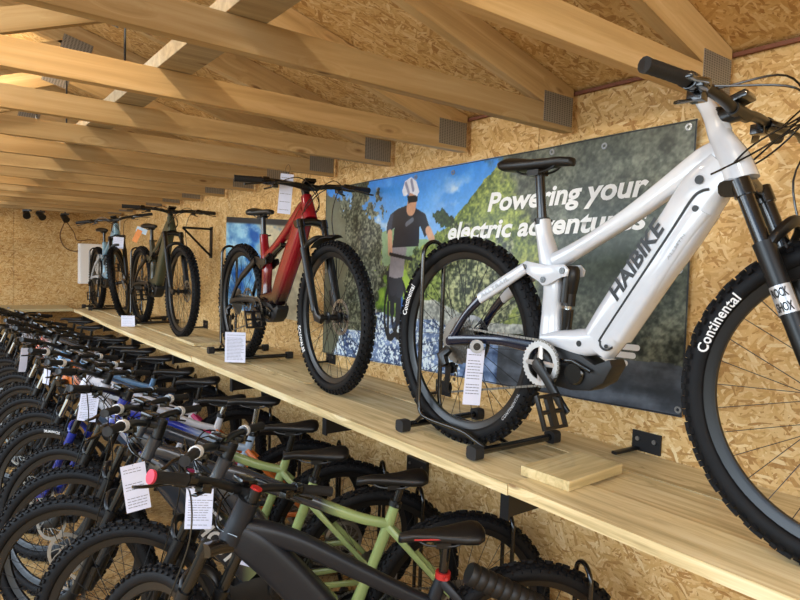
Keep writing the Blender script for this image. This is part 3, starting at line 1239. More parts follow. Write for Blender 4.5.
def cable_mesh(height=0.0, big=1.0):
    c = BARC+V((0, 0, height))
    res = []
    for s, k in ((1, 0), (1, 1), (-1, 0), (-1, 1)):
        a = c+V((.030, s*(.20+.02*k), .002))
        b_ = c+V((.085*big+.02*k, s*.10, .035-.03*k))
        d = c+V((.095*big, s*.01, -.02-.02*k))
        e = c+V((.05, -s*.035, -.09-.02*k))
        f = V((.89+.03*(k == 0), -s*.028, .88))
        res.append(MB().tube(spline([a, b_, d, e, f], 6), .0026, 6).mesh('cable'))
    # hose to the front caliper
    res.append(MB().tube(spline([c+V((.03, .20, 0)), c+V((.09*big, .12, -.03)), c+V((.10, .085, -.16)), c+V((.14, .09, -.34)), V((1.12, .075, .52))], 6), .0026, 6).mesh('cable'))
    return res


def crank_meshes(ang, g_tilt=68):
    bb = V((.415, 0, .350))
    ring = MB()
    n = 34
    y0 = -.062
    a_, b2 = [], []
    for k, y in enumerate((y0-.002, y0+.002)):
        pass
    o0, o1, i0, i1 = [], [], [], []
    for j in range(n*2):
        a = PI*j/n
        rr = .072 if j % 2 else .067
        for lst, r_, y in ((o0, rr, y0-.0018), (o1, rr, y0+.0018), (i0, .050, y0-.0018), (i1, .050, y0+.0018)):
            lst.append(bb+V((r_*math.cos(a), y, r_*math.sin(a))))
    ring.rings([o0, o1, i1, i0], closed=True)
    for j in range(4):
        a = R(ang)+PI/4+PI*j/2
        ring.tube([bb+V((.014*math.cos(a), y0, .014*math.sin(a))), bb+V((.054*math.cos(a), y0, .054*math.sin(a)))], [.010, .007], 6)
    arms, peds = [], []
    for s in (-1, 1):
        a = R(ang)+(0 if s < 0 else PI)
        d = V((math.cos(a), 0, math.sin(a)))
        am = MB()
        e = bb+d*.165+V((0, s*.088, 0))
        am.sweep([bb+V((0, s*.075, 0))-d*.014, bb+V((0, s*.076, 0)), bb+d*.05+V((0, s*.078, 0)), e-d*.02, e+d*.014], [.006, .009, .008, .007, .006], [.014, .020, .015, .013, .012], 4, 14)
        am.tube([bb+V((0, s*.03, 0)), bb+V((0, s*.08, 0))], .014, 12)
        arms.append(am.mesh('crank_arm'))
        pd = MB()
        pc = e+V((0, s*.058, 0))
        pd.tube([e, pc+V((0, s*.045, 0))], .0065, 8)
        for dx in (-.045, .045):
            pd.box(pc+V((dx, 0, 0)), (.010, .095, .014))
        for dy in (-.045, 0, .045):
            pd.box(pc+V((0, dy, 0)), (.10, .009 if dy else .026, .013))
        for dx in (-.045, .045):
            for dy in (-.035, 0, .035):
                pd.tube([pc+V((dx, dy, -.011)), pc+V((dx, dy, .011))], .0018, 5)
        rp = M.Rotation(R(g_tilt), 3, 'Y')
        pd.v = [tuple(pc+rp @ (V(q)-pc)) for q in pd.v]
        peds.append(pd.mesh('pedal', 30, .0015))
    return ring.mesh('chainring', 30), arms, peds


def chain_mesh():
    mb = MB()
    bb = V((.415, -.062, .350))
    rc = V((0, -.040, WR))
    jk = V((-.012, -.050, .205))
    top = [bb+V((0, 0, .071)), rc+V((0, 0, .050))]
    bot = [bb+V((-.01, 0, -.070)), jk+V((.01, 0, -.02))]
    for a, b_ in (top, bot):
        n = int((b_-a).length/.0127)
        for i in range(n):
            p = a+(b_-a)*((i+.5)/n)
            d = (b_-a).normalized()
            ang = math.atan2(d.z, d.x)
            mb.box(p, (.0105, .0062 if i % 2 else .0042, .0072), M.Rotation(-ang, 3, 'Y'))
    for cc, r_, a0, a1 in ((bb, .070, -95, 90), (rc, .050, 90, 250)):
        n = int(abs(R(a1-a0))*r_/.0127)
        for i in range(n):
            a = R(a0+(a1-a0)*(i+.5)/n)
            mb.box(cc+V((r_*math.cos(a), 0, r_*math.sin(a))), (.0105, .0055, .0072), M.Rotation(-a-PI/2, 3, 'Y'))
    a, b_ = rc+V((.02, 0, -.05)), jk+V((.02, 0, .02))
    for i in range(6):
        p = a+(b_-a)*((i+.5)/6)
        mb.box(p, (.0072, .0055, .0105))
    return mb.mesh('chain', 0)


def derailleur_mesh():
    mb = MB()
    mb.sweep([(.0, -.072, .345), (-.02, -.085, .318), (.0, -.088, .285)], [.012, .016, .012], [.016, .022, .018], 3, 10)
    mb.sweep([(.004, -.075, .285), (-.005, -.070, .24), (-.018, -.064, .195)], .003, [.018, .014, .016], 3, 10)
    for c in ((.006, -.060, .275), (-.018, -.055, .200)):
        mb.lathe(c, [(.003, -.005), (.021, -.003), (.021, .003), (.003, .005)], 14)
    return mb.mesh('derailleur', 35)


# ---- frames
def head_tube(mb, r=.030):
    mb.tube([HEAD_B, HEAD_B+AXIS*.02, (HEAD_B+HEAD_T)/2, HEAD_T-AXIS*.01, HEAD_T], [r*1.08, r*1.08, r*.95, r*.95, r], 20)


def frame_fs(kind):
    mb = MB()
    if kind == 'white':
        # tall white head with the cockpit neck on top
        mb.sweep(spline([HEAD_B, HEAD_B+AXIS*.06, HEAD_T-AXIS*.01+V((-.008, 0, 0)), HEAD_T+AXIS*.05+V((-.008, 0, 0)), HEAD_T+AXIS*.105+V((-.020, 0, .0))], 4), interp([.037, .034, .028, .026, .026], 4), interp([.038, .036, .026, .021, .016], 4), 2.6, 18)
    else:
        mb.sweep(spline([HEAD_B, HEAD_B+AXIS*.06, HEAD_T], 4), interp([.036, .032, .028], 4), interp([.037, .034, .029], 4), 2.6, 18)
    # down tube
    pts = [(.915, 0, .905), (.865, 0, .850), (.800, 0, .745), (.700, 0, .605), (.628, 0, .498), (.575, 0, .420)]
    mb.sweep(spline(pts, 5), interp([.030, .036, .038, .039, .039, .038], 5), interp([.050, .060, .062, .061, .060, .054], 5), 3.6, 24)
    # top tube
    pts = [(.918, 0, .945), (.860, 0, .922), (.760, 0, .860), (.660, 0, .796), (.545, 0, .732), (.455, 0, .686), (.400, 0, .662)]
    mb.sweep(spline(pts, 5), interp([.022, .027, .026, .024, .023, .024, .024], 5), interp([.032, .034, .027, .024, .022, .025, .028], 5), 3.2, 20)
    # seat tube stub and lower seat tube
    pts = [(.343, 0, .792), (.357, 0, .740), (.385, 0, .655), (.404, 0, .590), (.402, 0, .500), (.404, 0, .420)]
    mb.sweep(spline(pts, 5), interp([.023, .023, .028, .028, .026, .032], 5), interp([.025, .024, .034, .033, .034, .040], 5), 3.0, 20)
    # bottom shell
    pts = [(.385, 0, .420), (.450, 0, .425), (.520, 0, .425), (.600, 0, .440)]
    mb.sweep(spline(pts, 4), interp([.034, .038, .040, .038], 4), interp([.022, .030, .042, .040], 4), 3.4, 20)
    return mb.mesh('frame')


def motor_mesh():
    mb = MB()
    poly = [(.375, .395), (.395, .425), (.455, .418), (.520, .412), (.575, .392), (.628, .352), (.640, .372), (.650, .368), (.632, .335), (.590, .302), (.545, .288), (.475, .282), (.400, .290), (.368, .325)]
    poly = [(.370, .390), (.400, .412), (.470, .405), (.540, .392), (.590, .370), (.638, .392), (.648, .372), (.622, .322), (.575, .292), (.510, .282), (.440, .285), (.385, .298), (.366, .340)]
    mb.prism(poly, -.036, .036)
    mb.lathe((.415, 0, .350), [(.001, -.060), (.034, -.060), (.040, -.052), (.040, .052), (.034, .060), (.001, .060)], 24)
    return mb.mesh('motor_housing', 40, .006)


def motor_detail_mesh():
    mb = MB()
    mb.lathe((.525, -.046, .335), [(.001, -.002), (.030, -.002), (.034, .004), (.001, .004)], 20)
    mb.sweep([(.455, -.047, .365), (.52, -.047, .372), (.585, -.047, .350)], .003, .006, 3, 8)
    return mb.mesh('motor_cover')


def battery_line_mesh():
    mb = MB()
    pts = [(.893, .845), (.875, .842), (.850, .822), (.790, .728), (.620, .468), (.608, .440), (.612, .424), (.630, .418), (.648, .428)]
    p3 = spline([(a, -.0382, b_) for a, b_ in pts], 5)
    mb.sweep(p3, .0018, .0032, 4, 8)
    return mb.mesh('battery_seam')


def battery_mesh():
    mb = MB()
    pts = [(.868, .800), (.790, .687), (.640, .457)]
    d = [V((a, 0, b_)) for a, b_ in pts]
    mb.sweep(spline(d, 5), .0385, .030, 5, 16)
    return mb.mesh('battery_cover')


def swing_meshes():
    res = []
    for s in (-1, 1):
        cs, ss, lk, sl, pv = MB(), MB(), MB(), MB(), MB()
        cs.sweep(spline([(.385, s*.042, .392), (.25, s*.056, .400), (.12, s*.066, .392), (0, s*.070, .375)], 4), .008, interp([.020, .016, .014, .018], 4), 3, 10)
        ss.sweep(spline([(.318, s*.040, .642), (.22, s*.046, .586), (.132, s*.056, .532)], 4), .011, interp([.018, .020, .018], 4), 3.4, 12)
        for poly in ([(.300, .652), (.318, .664), (.400, .652), (.470, .655), (.486, .640), (.482, .620), (.462, .616), (.412, .592), (.392, .588), (.376, .600), (.322, .625), (.302, .634)],):
            lk.prism(poly, s*.034, s*.043)
        sl.sweep(spline([(.134, s*.056, .533), (.07, s*.062, .472), (.012, s*.068, .392)], 4), .009, interp([.016, .013, .014], 4), 3, 10)
        sl.lathe((0, s*.070, WR), [(.001, -.006), (.016, -.006), (.016, .006), (.001, .006)], 14)
        for x, z in ((.315, .644), (.394, .607), (.466, .636)):
            pv.lathe((x, s*.044, z), [(.001, -.002), (.010, -.002), (.010, .002), (.001, .002)], 14)
        res.append((cs.mesh('chainstay'), ss.mesh('seatstay'), sl.mesh('lower_stay'), lk.mesh('rocker_link', 40, .002), pv.mesh('pivot_bolts')))
    return res


def shock_meshes(kind):
    a, b_ = (V((.466, 0, .640)), V((.455, 0, .445))) if kind == 'v' else (V((.400, 0, .640)), V((.630, 0, .735)))
    d = (b_-a).normalized()
    can = MB().tube([a-d*.012, a, a+d*.02, a+d*.07, a+d*.072, a+d*.11], [.018, .026, .027, .023, .021, .021], 16)
    can.tube([a+d*.02+V((0, -.020, 0)), a+d*.10+V((0, -.022, 0))], .012, 10)
    sh_ = MB().tube([a+d*.10, b_-d*.04], .011, 12)
    bd = MB().tube([a+d*.12, b_-d*.01], [.019, .017], 14)
    bd.tube([b_+V((0, -.02, 0)), b_+V((0, .02, 0))], .010, 10)
    return can.mesh('shock_can'), sh_.mesh('shock_shaft'), bd.mesh('shock_body')


def frame_ht(kind):
    mb = MB()
    head_tube(mb, .031 if kind != 'city' else .036)
    if kind == 'city':
        pts = [(.935, 0, .880), (.880, 0, .845), (.770, 0, .735), (.650, 0, .590), (.540, 0, .430), (.480, 0, .370)]
        mb.sweep(spline(pts, 5), interp([.030, .038, .038, .038, .038, .036], 5), interp([.046, .054, .056, .056, .054, .048], 5), 3.4, 24)
        pts = [(.925, 0, .895), (.850, 0, .882), (.740, 0, .842), (.560, 0, .745), (.400, 0, .660), (.300, 0, .615)]
        mb.sweep(spline(pts, 5), interp([.026, .030, .028, .025, .022, .020], 5), interp([.034, .034, .030, .026, .022, .020], 5), 3.0, 20)
    else:
        pts = [(.930, 0, .890), (.880, 0, .840), (.760, 0, .680), (.640, 0, .530), (.520, 0, .400)]
        bw = .050 if kind == 'ebike' else .034
        mb.sweep(spline(pts, 5), interp([.026, .036, .038, .038, .036], 5), interp([.036, bw, bw, bw, bw], 5), 3.4, 22)
        pts = [(.918, 0, .940), (.840, 0, .915), (.640, 0, .835), (.430, 0, .748), (.300, 0, .712)]
        mb.sweep(spline(pts, 5), interp([.022, .025, .023, .020, .018], 5), interp([.028, .030, .024, .020, .018], 5), 2.6, 18)
    st_top = (.292, 0, .725) if kind == 'city' else (.270, 0, .795)
    mb.sweep(spline([(.430, 0, .360), (.355, 0, .550), (.318, 0, .650) if kind == 'city' else (.300, 0, .700), st_top], 4), interp([.022, .019, .019, .018], 4), interp([.026, .020, .022, .018], 4), 2.3, 18)
    return mb.mesh('frame')


def ht_stays():
    res = []
    for s in (-1, 1):
        cs, ss = MB(), MB()
        ss.sweep(spline([(.300, s*.014, .705), (.250, s*.040, .655), (.14, s*.056, .535), (0, s*.070, .385)], 4), .0085, interp([.014, .013, .011, .011], 4), 2.6, 10)
        cs.sweep(spline([(.420, s*.030, .345), (.33, s*.052, .352), (.15, s*.064, .362), (0, s*.070, .370)], 4), .009, interp([.018, .015, .012, .014], 4), 2.6, 10)
        cs.lathe((0, s*.072, WR), [(.001, -.005), (.016, -.005), (.016, .005), (.001, .005)], 14)
        res.append((cs.mesh('chainstay'), ss.mesh('seatstay')))
    return res


def post_mesh(x0, z0, x1, z1, r):
    return MB().tube([(x0, 0, z0), (x1, 0, z1)], r, 14).mesh('seatpost')


def collar_mesh(x0, z0, x1, z1):
    a, b_ = V((x0, 0, z0)), V((x1, 0, z1))
    d = (b_-a).normalized()
    mb = MB().tube([a-d*.010, a+d*.010], .0245, 16)
    mb.tube([a+V((0, .02, 0)), a+V((.0, .045, .006))], .005, 8)
    return mb.mesh('seat_clamp')


def mat4_steer(deg):
    return M.Translation(HEAD_B) @ M.Rotation(R(deg), 4, AXIS) @ M.Translation(-HEAD_B)


def make_bike(sp):
    """sp: dict describing one bicycle"""
    g = sp.get
    t = empty(g('name', 'electric_mountain_bike'), (g('x'), g('y'), g('z', 0)), R(g('h')), g('label'), 'bicycle', g('group'))
    kind = g('kind')
    lod = g('lod', 0)
    paintm = g('paint')
    rear = g('rearpaint') or paintm
    ST = mat4_steer(g('steer', 0))

    def part(key, fn, name, mat, parent=t, label=None):
        o = link(name, cached(key, fn), mat, parent)
        if label:
            o['label'] = label
        return o

    def steer(o):
        o.matrix_basis = ST.copy()
        return o
    tyre, rim, spk, hub = (cached('tyre', tyre_mesh), cached('rim', rim_mesh), cached('spokes', spokes_mesh), cached('hub', hub_mesh))
    for nm, xx in (('rear_wheel', 0), ('front_wheel', 1.225)):
        wr = link(nm, rim, g('rim', RIM), t)
        wr.location = (xx, 0, WR)
        spin = random.uniform(0, 6)
        if nm == 'front_wheel':
            wr.matrix_basis = ST @ M.Translation((xx, 0, WR))
        link('tyre', tyre, RUB, wr)
        link('spokes', spk, SPK, wr)
        link('hub', hub, PLAS, wr)
        link('brake_disc', cached('disc', disc_mesh), STEEL, wr)
        if nm == 'rear_wheel':
            link('cassette', cached('cassette', cassette_mesh), CHAIN, wr)
        for (wn, s_, ang, hgt, fl, mt_) in g('tyretext', ()):
            if wn == nm:
                link('tyre_lettering', cached(('at', s_, ang, hgt, fl), lambda: arc_text(s_, hgt, R(ang), .334, .018, g('textside', -1), fl)), mt_, wr)
    if 'fork' not in _meshes:
        _meshes['fork'] = fork_meshes()
    cr, stn, low = _meshes['fork']
    fk = steer(link('fork', low, g('fork', SAT), t))
    link('crown', cr, g('crown', BLK), fk)
    for q in stn:
        link('stanchion', q, g('stanchion', BLK), fk)
    if g('guard'):
        link('mudguard', cached('guard', mudguard_mesh), MTB, fk)
    bh = g('barh', 0)
    bk = ('bars', bh, g('barL', .385))
    if bk not in _meshes:
        _meshes[bk] = bar_meshes(bh, g('barL', .385))
    bm_ = _meshes[bk]
    hb = steer(link('handlebar', bm_['handlebar'], SAT, t))
    for i in (0, 1):
        o = link('grip', bm_['grips'][i], GRIP, hb)
        if g('endcap') and i == 1:
            c = BARC+V((-.042, (-1, 1)[i]*g('barL', .385), bh+.018))
            link('end_cap', MB().lathe(c+V((0, (-1, 1)[i]*.003, 0)), [(.001, -.004), (.019, -.004), (.019, .004), (.001, .004)], 20).mesh('end_cap'), g('endcap'), hb)
        link('brake_lever', bm_['levers'][i], BLK, hb)
    if g('ringmat'):
        for s in (-1, 1):
            c = BARC+V((-.016, s*.62*g('barL', .385), bh+.018))
            link('grip_ring', MB().lathe(c, [(.013, -.013), (.022, -.013), (.022, .013), (.013, .013)], 16).mesh('grip_ring'), g('ringmat'), hb)
    link('display', bm_['display'], BLK, hb)
    sm = steer(link('stem', bm_['stem'], g('stem', SAT), t))
    link('top_cap', bm_['cap'], g('cap', SAT), sm)
    link('headset_spacer', bm_['spacer'], g('spacer', SAT), sm)
    if lod < 2:
        for cme in cached(('cable', bh, g('cablebig', 1)), lambda: cable_mesh(bh, g('cablebig', 1))):
            steer(link('cable', cme, BLK, t))
    # frame
    if kind in ('white', 'fs'):
        fr = part(('fs', kind), lambda: frame_fs(kind), 'frame', paintm)
        if 'swing' not in _meshes:
            _meshes['swing'] = swing_meshes()
        for cs, ss, sl, lk, pv in _meshes['swing']:
            link('chainstay', cs, g('cs', NAVY), t)
            o = link('seatstay', ss, rear, t)
            link('lower_stay', sl, g('cs', NAVY), o)
            o = link('rocker_link', lk, g('link', paintm), t)
            link('pivot_bolts', pv, BLK, o)
        sk = g('shock', 'v')
        if ('shock', sk) not in _meshes:
            _meshes[('shock', sk)] = shock_meshes(sk)
        a, b_, c_ = _meshes[('shock', sk)]
        o = link('shock', c_, BLK, t)
        link('shock_can', a, SAT, o)
        link('shock_shaft', b_, CHROME, o)
        sz = g('sadz', .985)
        px = (.343, .790, .325+(.985-sz)*.2, sz-.040, .0155)
        sx, tilt = .315, 0
        part('motor', motor_mesh, 'motor_housing', MTB)
        part('motordet', motor_detail_mesh, 'motor_cover', BLK)
        if kind == 'white':
            part('battery', battery_mesh, 'battery_cover', paintm)
            part('batline', battery_line_mesh, 'battery_seam', BPRINT)
    else:
        fr = part(('ht', kind), lambda: frame_ht(kind), 'frame', paintm)
        if 'htst' not in _meshes:
            _meshes['htst'] = ht_stays()
        for cs, ss in _meshes['htst']:
            link('chainstay', cs, rear, t)
            link('seatstay', ss, rear, t)
        sz = g('sadz', .925)
        px = (.272, .790, .250, sz-.040, .0145) if kind != 'city' else (.293, .720, .285, sz-.040, .0150)
        sx, tilt = g('sadx', .265), 0
        if kind != 'plain':
            part('motor', motor_mesh, 'motor_housing', MTB)
    part(('post',)+px, lambda: post_mesh(*px), 'seatpost', g('post', BLK))
    part(('collar',)+px, lambda: collar_mesh(*px[:4]), 'seat_clamp', g('clamp', SAT))
    sd = part('saddle', saddle_mesh, 'saddle', SADM)
    sd.location = (sx, 0, sz)
    sd.scale = (.94, .94, 1)
    link('rail', cached('rail', saddle_rail_mesh), g('rail', SAT), sd)
    if g('piping'):
        link('edge_piping', cached('piping', saddle_trim_mesh), g('piping'), sd)
    ang = g('crank', -50)
    if ('crank', ang) not in _meshes:
        _meshes[('crank', ang)] = crank_meshes(ang)
    rg, arms, peds = _meshes[('crank', ang)]
    link('chainring', rg, g('ring', SAT), t)
    for i in (0, 1):
        o = link('crank_arm', arms[i], SAT, t)
        link('pedal', peds[i], PLAS, t)
    if lod < 2:
        part('chain', chain_mesh, 'chain', CHAIN)
        part('mech', derailleur_mesh, 'derailleur', SAT)
    return t, fr, fk, hb


# ---- display stand
def stand_parts():
    hoop = MB()
    Rr = .052
    pts = [(.20, Rr, .022), (.13, Rr, .040), (.06, Rr, .055), (-.12, Rr, .058), (-.175, Rr, .075), (-.19, Rr, .12), (-.19, Rr, .40), (-.19, Rr, .675)]
    L1 = spline(pts[:6], 4)+[V(pts[6]), V(pts[7])]
    arc = [V((-.19, Rr*math.cos(a), .68+Rr*math.sin(a))) for a in [PI*i/10 for i in range(0, 11)]]
    L2 = [V((p.x, -p.y, p.z)) for p in reversed(L1)]
    hoop.tube(L1+arc+L2, .0085, 10)
    hoop.tube([(-.16, Rr, .066), (-.20, Rr+.004, .028)], .008, 8)
    hoop.tube([(-.16, -Rr, .066), (-.20, -Rr-.004, .028)], .008, 8)
    bar = MB().tube([(0, -.11, .024), (0, .27, .024)], .013, 12)
    foot = MB()
    foot.sweep([(0, -.019, .024), (0, .019, .024)], [.024, .024], [.023, .023], 4, 14, side=(1, 0, 0))
    return hoop.mesh('hoop'), bar.mesh('base_bar'), foot.mesh('rubber_foot')


STAND = stand_parts()


def make_stand(x, y_, z, h, label, group=None):
    t = empty('bike_stand', (x, y_, z), R(h), label, 'bike stand', group)
    link('hoop', STAND[0], BLK, t)
    for bx in (.20, -.20):
        b_ = link('base_bar', STAND[1], BLK, t)
        b_.location = (bx, 0, 0)
        for fy in (-.115, .275):
            f = link('rubber_foot', STAND[2], GRIP, b_)
            f.location = (0, fy, 0)
    return t


# ------------------------------------------------------------------ the four bikes on the shelf
TS = SHZ+.002
bw, fr, fk, hb = make_bike(dict(x=-.475, y=1.66, z=TS, h=-90.5, steer=5, kind='white', paint=WHITE, rearpaint=WHITE, cs=NAVY, stanchion=BLK,
    stem=SAT, spacer=WHITE, ring=SILV, crank=-44, cablebig=1.5,
    tyretext=[('front_wheel', 'Continental', 153, .023, False, WPRINT), ('rear_wheel', 'Continental', 157, .019, False, WPRINT), ('rear_wheel', 'CONTINENTAL', -35, .012, True, GPRINT)],
    label='white full suspension electric mountain bike nearest the camera on the shelf', group='display bikes on the shelf'))
dv = V((.547, 0, .837))
uv_ = V((-.837, 0, .547))
tm = text_mesh('HAIBIKE', width=.245, height=.042, bold=.032, shear=.25)
place_text('lettering', tm, BPRINT, fr, V((.655, -.0395, .556)), dv, uv_, .0005)
tm = text_mesh('ALLMTN', width=.075, height=.008, bold=.01)
place_text('lettering', tm, GPRINT, fr, V((.800, -.0395, .672)), dv, uv_, .0005)
ss_o = [c for c in bw.children if c.name.startswith('seatstay')][0]
tm = text_mesh('ALLTRAIL', width=.13, height=.013, bold=.02, space=1.2)
place_text('lettering', tm, GPRINT, ss_o, V((.150, -.0640, .536)), V((.87, .09, .50)), V((-.50, 0, .87)), .004)
for c_, r_ in (((.868, -.0395, .870), .011), ((.862, -.0395, .800), .008), ((.536, -.0395, .425), .009), ((.628, -.0395, .428), .006)):
    MB().lathe(c_, [(.0005, -.001), (r_, -.001), (r_, .001), (.0005, .001)], 18).build('plug', BPRINT, fr)
# badge on the fork leg
bd = MB()
c0 = V((1.106, -.0900, .552))
axd = -AXIS
exd = V((AXIS.z, 0, -AXIS.x))
lt = HEAD_B-AXIS*.012+exd*.014+V((0, -.066, 0))-AXIS*.008
ctr = lt-AXIS*.285
dm = MB()
rings = []
for k in range(2):
    rings.append([ctr+AXIS*(-.032+.064*k)+(exd*math.sin(a_)+V((0, -1, 0))*math.cos(a_))*.0226 for a_ in [R(-75+150*i/12) for i in range(13)]])
dm.add([p for r in rings for p in r], [(i, i+1, 14+i, 13+i) for i in range(12)])
dm.build('decal', SILV, fk)
for s_, dz in (('ROCK', .006), ('SHOX', -.026)):
    tm = text_mesh(s_, width=.034, height=.020, bold=.03)
    bm = bmesh.new()
    bm.from_mesh(tm)
    for vt in bm.verts:
        a_ = (vt.co.x-.017)/.0226
        vt.co = ctr+AXIS*(dz+vt.co.y)+(exd*math.sin(a_)+V((0, -1, 0))*math.cos(a_))*.0240
    bm.to_mesh(tm)
    bm.free()
    link('lettering', tm, BPRINT, fk)

R1 = fade('red_to_black', '16090b', '8c0a1e', .42, .60, 'Z', .18, .5)
br, fr, fk, hb = make_bike(dict(x=-.417, y=3.845, z=TS, h=-91.9, steer=-2, kind='fs', paint=R1, rearpaint=SAT, cs=SAT, link=SAT, guard=True,
    shock='t', crank=-15, sadz=.945, tyretext=[('front_wheel', 'SCHWALBE', 205, .020, True, WPRINT), ('rear_wheel', 'SCHWALBE', 200, .016, True, WPRINT)],
    label='glossy red electric mountain bike on the shelf', group='display bikes on the shelf'))
OL = fade('olive_paint', '2a2c22', '3d4230', .3, .8, 'X', .4, .3)
bo_, fr, fk, hb = make_bike(dict(x=-.406, y=6.309, z=TS, h=-90.2, steer=0, kind='fs', paint=OL, rearpaint=SAT, cs=SAT, link=OL, crank=-15, shock='t', sadz=.94,
    label='dark olive electric mountain bike on the shelf', group='display bikes on the shelf'))
LB = pbr('light_blue_paint', '7fa6bd', .3, .1, .5)
bb_, fr, fk, hb = make_bike(dict(x=-.445, y=8.10, z=TS, h=-90.1, steer=-26, kind='fs', paint=LB, rearpaint=GPRINT, cs=GPRINT, link=LB, crank=-80, sadz=.95,
    label='light blue electric mountain bike at the far end of the shelf', group='display bikes on the shelf'))
for (x, y_, h, lab) in ((-.475, 1.66, -90.5, 'black hoop display stand holding the rear wheel of the white bike'), (-.417, 3.89, -91.9, 'black hoop display stand holding the rear wheel of the red bike'),
                        (-.406, 6.309, -90.2, 'black hoop display stand holding the rear wheel of the olive bike'), (-.445, 8.10, -90, 'black hoop display stand holding the rear wheel of the blue bike')):
    make_stand(x, y_, TS+.001, h, lab, 'bike stands on the shelf')

# ------------------------------------------------------------------ bikes on the floor
GH = fade('grey_to_sage', '9bb072', '2b2f36', .48, .56, 'X', .25, .7)
SAGE = pbr('sage_paint', '9bb072', .3, 0, .5)
SLATE = pbr('slate_matt', '1d2026', .36, .1, spec=.35)
SBLUE = fade('silver_blue_paint', '9fb4cc', '20308f', .5, .62, 'X', .25, .6)
SILVO = fade('silver_orange_paint', 'c9ccd4', 'b9bcc6', .3, .5, 'X')
ORG = pbr('orange_paint', 'd4702c', .3, 0, .5)
WHP = fade('white_pink_paint', 'd6d6de', 'cfd3e2', .3, .6, 'X')
PINK = pbr('pink_paint', 'c8306c', .3, 0, .5)
SLB = fade('slate_orange_paint', '3c5676', 'd4702c', .84, .90, 'X')
LBL = pbr('sky_blue_paint', '6c97c4', .28, .2, .6)
GRY = pbr('warm_grey_paint', '8a8488', .4, .1, .3)
DKB = pbr('near_black_paint', '1d1e22', .35, 0, .4)
WOR = fade('white_orange_paint', 'd8dcea', 'd2542c', .86, .93, 'X')
H0 = 155
floor_bikes = [
    dict(x=-.47, y=1.31, h=153, steer=-52, kind='city', paint=SLATE, rearpaint=SLATE, endcap=REDC, cap=SADR, clamp=SADR, piping=SADR, sadz=.865, sadx=.30, barh=-.02, barL=.34,
         label='matt charcoal electric bike nearest the camera on the floor, red grip end', name='electric_bike'),
    dict(x=-.37, y=1.74, h=154, steer=-17, kind='ebike', paint=GH, rearpaint=SAGE, sadz=.90, sadx=.285, ringmat=WPRINT,
         label='grey and sage green bike right behind the charcoal one, white tag on its bar'),
    dict(x=-.50, y=2.14, h=155, steer=-18, kind='ebike', paint=GH, rearpaint=SAGE, sadz=.91, ringmat=WPRINT,
         label='grey and sage green bike second behind the charcoal one, middle of the three sage bikes'),
    dict(x=-.43, y=2.52, h=155, steer=-18, kind='ebike', paint=GH, rearpaint=SAGE, sadz=.93, ringmat=WPRINT,
         label='grey and sage green bike farthest of the three sage bikes on the floor'),
    dict(x=-.43, y=2.93, h=156, steer=-15, kind='plain', paint=SBLUE, rearpaint=ORG, sadz=.95, post=CHROME, stanchion=BLK,
         label='bike with silver blue seat tube and royal blue front behind the sage bikes'),
    dict(x=-.43, y=3.38, h=155, steer=-18, kind='plain', paint=SILVO, rearpaint=ORG, sadz=.96, post=CHROME, fork=pbr('blue_fork', '20308f', .25, 0, .6),
         label='silver bike with orange stays and a long chrome seatpost on the floor', tyretext=[('front_wheel', 'SCHWALBE', 95, .014, False, WPRINT)], textside=1),
    dict(x=-.42, y=3.82, h=156, steer=-20, kind='plain', paint=WHP, rearpaint=PINK, sadz=.95, stanchion=CHROME, ringmat=WPRINT,
         label='white and pink bike in the floor row, beside the silver one'),
    dict(x=-.44, y=4.26, h=155, steer=-14, kind='ebike', paint=SLB, rearpaint=DKB, sadz=.94, ringmat=WPRINT,
         label='slate blue bike with an orange head tube in the floor row'),
    dict(x=-.42, y=4.78, h=156, steer=-18, kind='ebike', paint=LBL, rearpaint=LBL, sadz=.95, stanchion=CHROME,
         label='sky blue bike in the middle of the floor row'),
    dict(x=-.43, y=5.25, h=154, steer=-15, kind='ebike', paint=DKGREY, rearpaint=DKGREY, sadz=.95, stanchion=CHROME,
         label='dark grey bike directly behind the sky blue one on the floor'),
    dict(x=-.43, y=5.72, h=156, steer=-20, kind='plain', paint=WOR, rearpaint=DKB, sadz=.95,
         label='white bike with an orange head in the far part of the floor row'),
    dict(x=-.42, y=6.18, h=155, steer=-12, kind='plain', paint=DKB, rearpaint=DKB, sadz=.95, lod=1,
         label='black bike behind the white and orange one on the floor'),
    dict(x=-.44, y=6.68, h=155, steer=-22, kind='ebike', paint=GRY, rearpaint=DKB, sadz=.95, lod=1, stanchion=CHROME,
         label='warm grey bike in the far part of the floor row'),
    dict(x=-.43, y=7.18, h=154, steer=-14, kind='plain', paint=DKGREY, rearpaint=DKB, sadz=.95, lod=1,
         label='dark grey bike third from the far end of the floor row'),
    dict(x=-.43, y=7.68, h=156, steer=-18, kind='plain', paint=DKB, rearpaint=DKB, sadz=.95, lod=1, stanchion=CHROME,
         label='black bike second from the far end of the floor row'),
    dict(x=-.43, y=8.15, h=160, steer=-10, kind='ebike', paint=GRY, rearpaint=DKB, sadz=.95, lod=1,
         label='grey bike at the far end of the floor row by the end wall'),
]
desc = ['charcoal', 'nearest sage green', 'middle sage green', 'farthest sage green', 'silver blue', 'silver and orange', 'white and pink', 'slate blue and orange', 'sky blue',
        'dark grey', 'white and orange', 'black', 'warm grey', 'third last', 'second last', 'last']
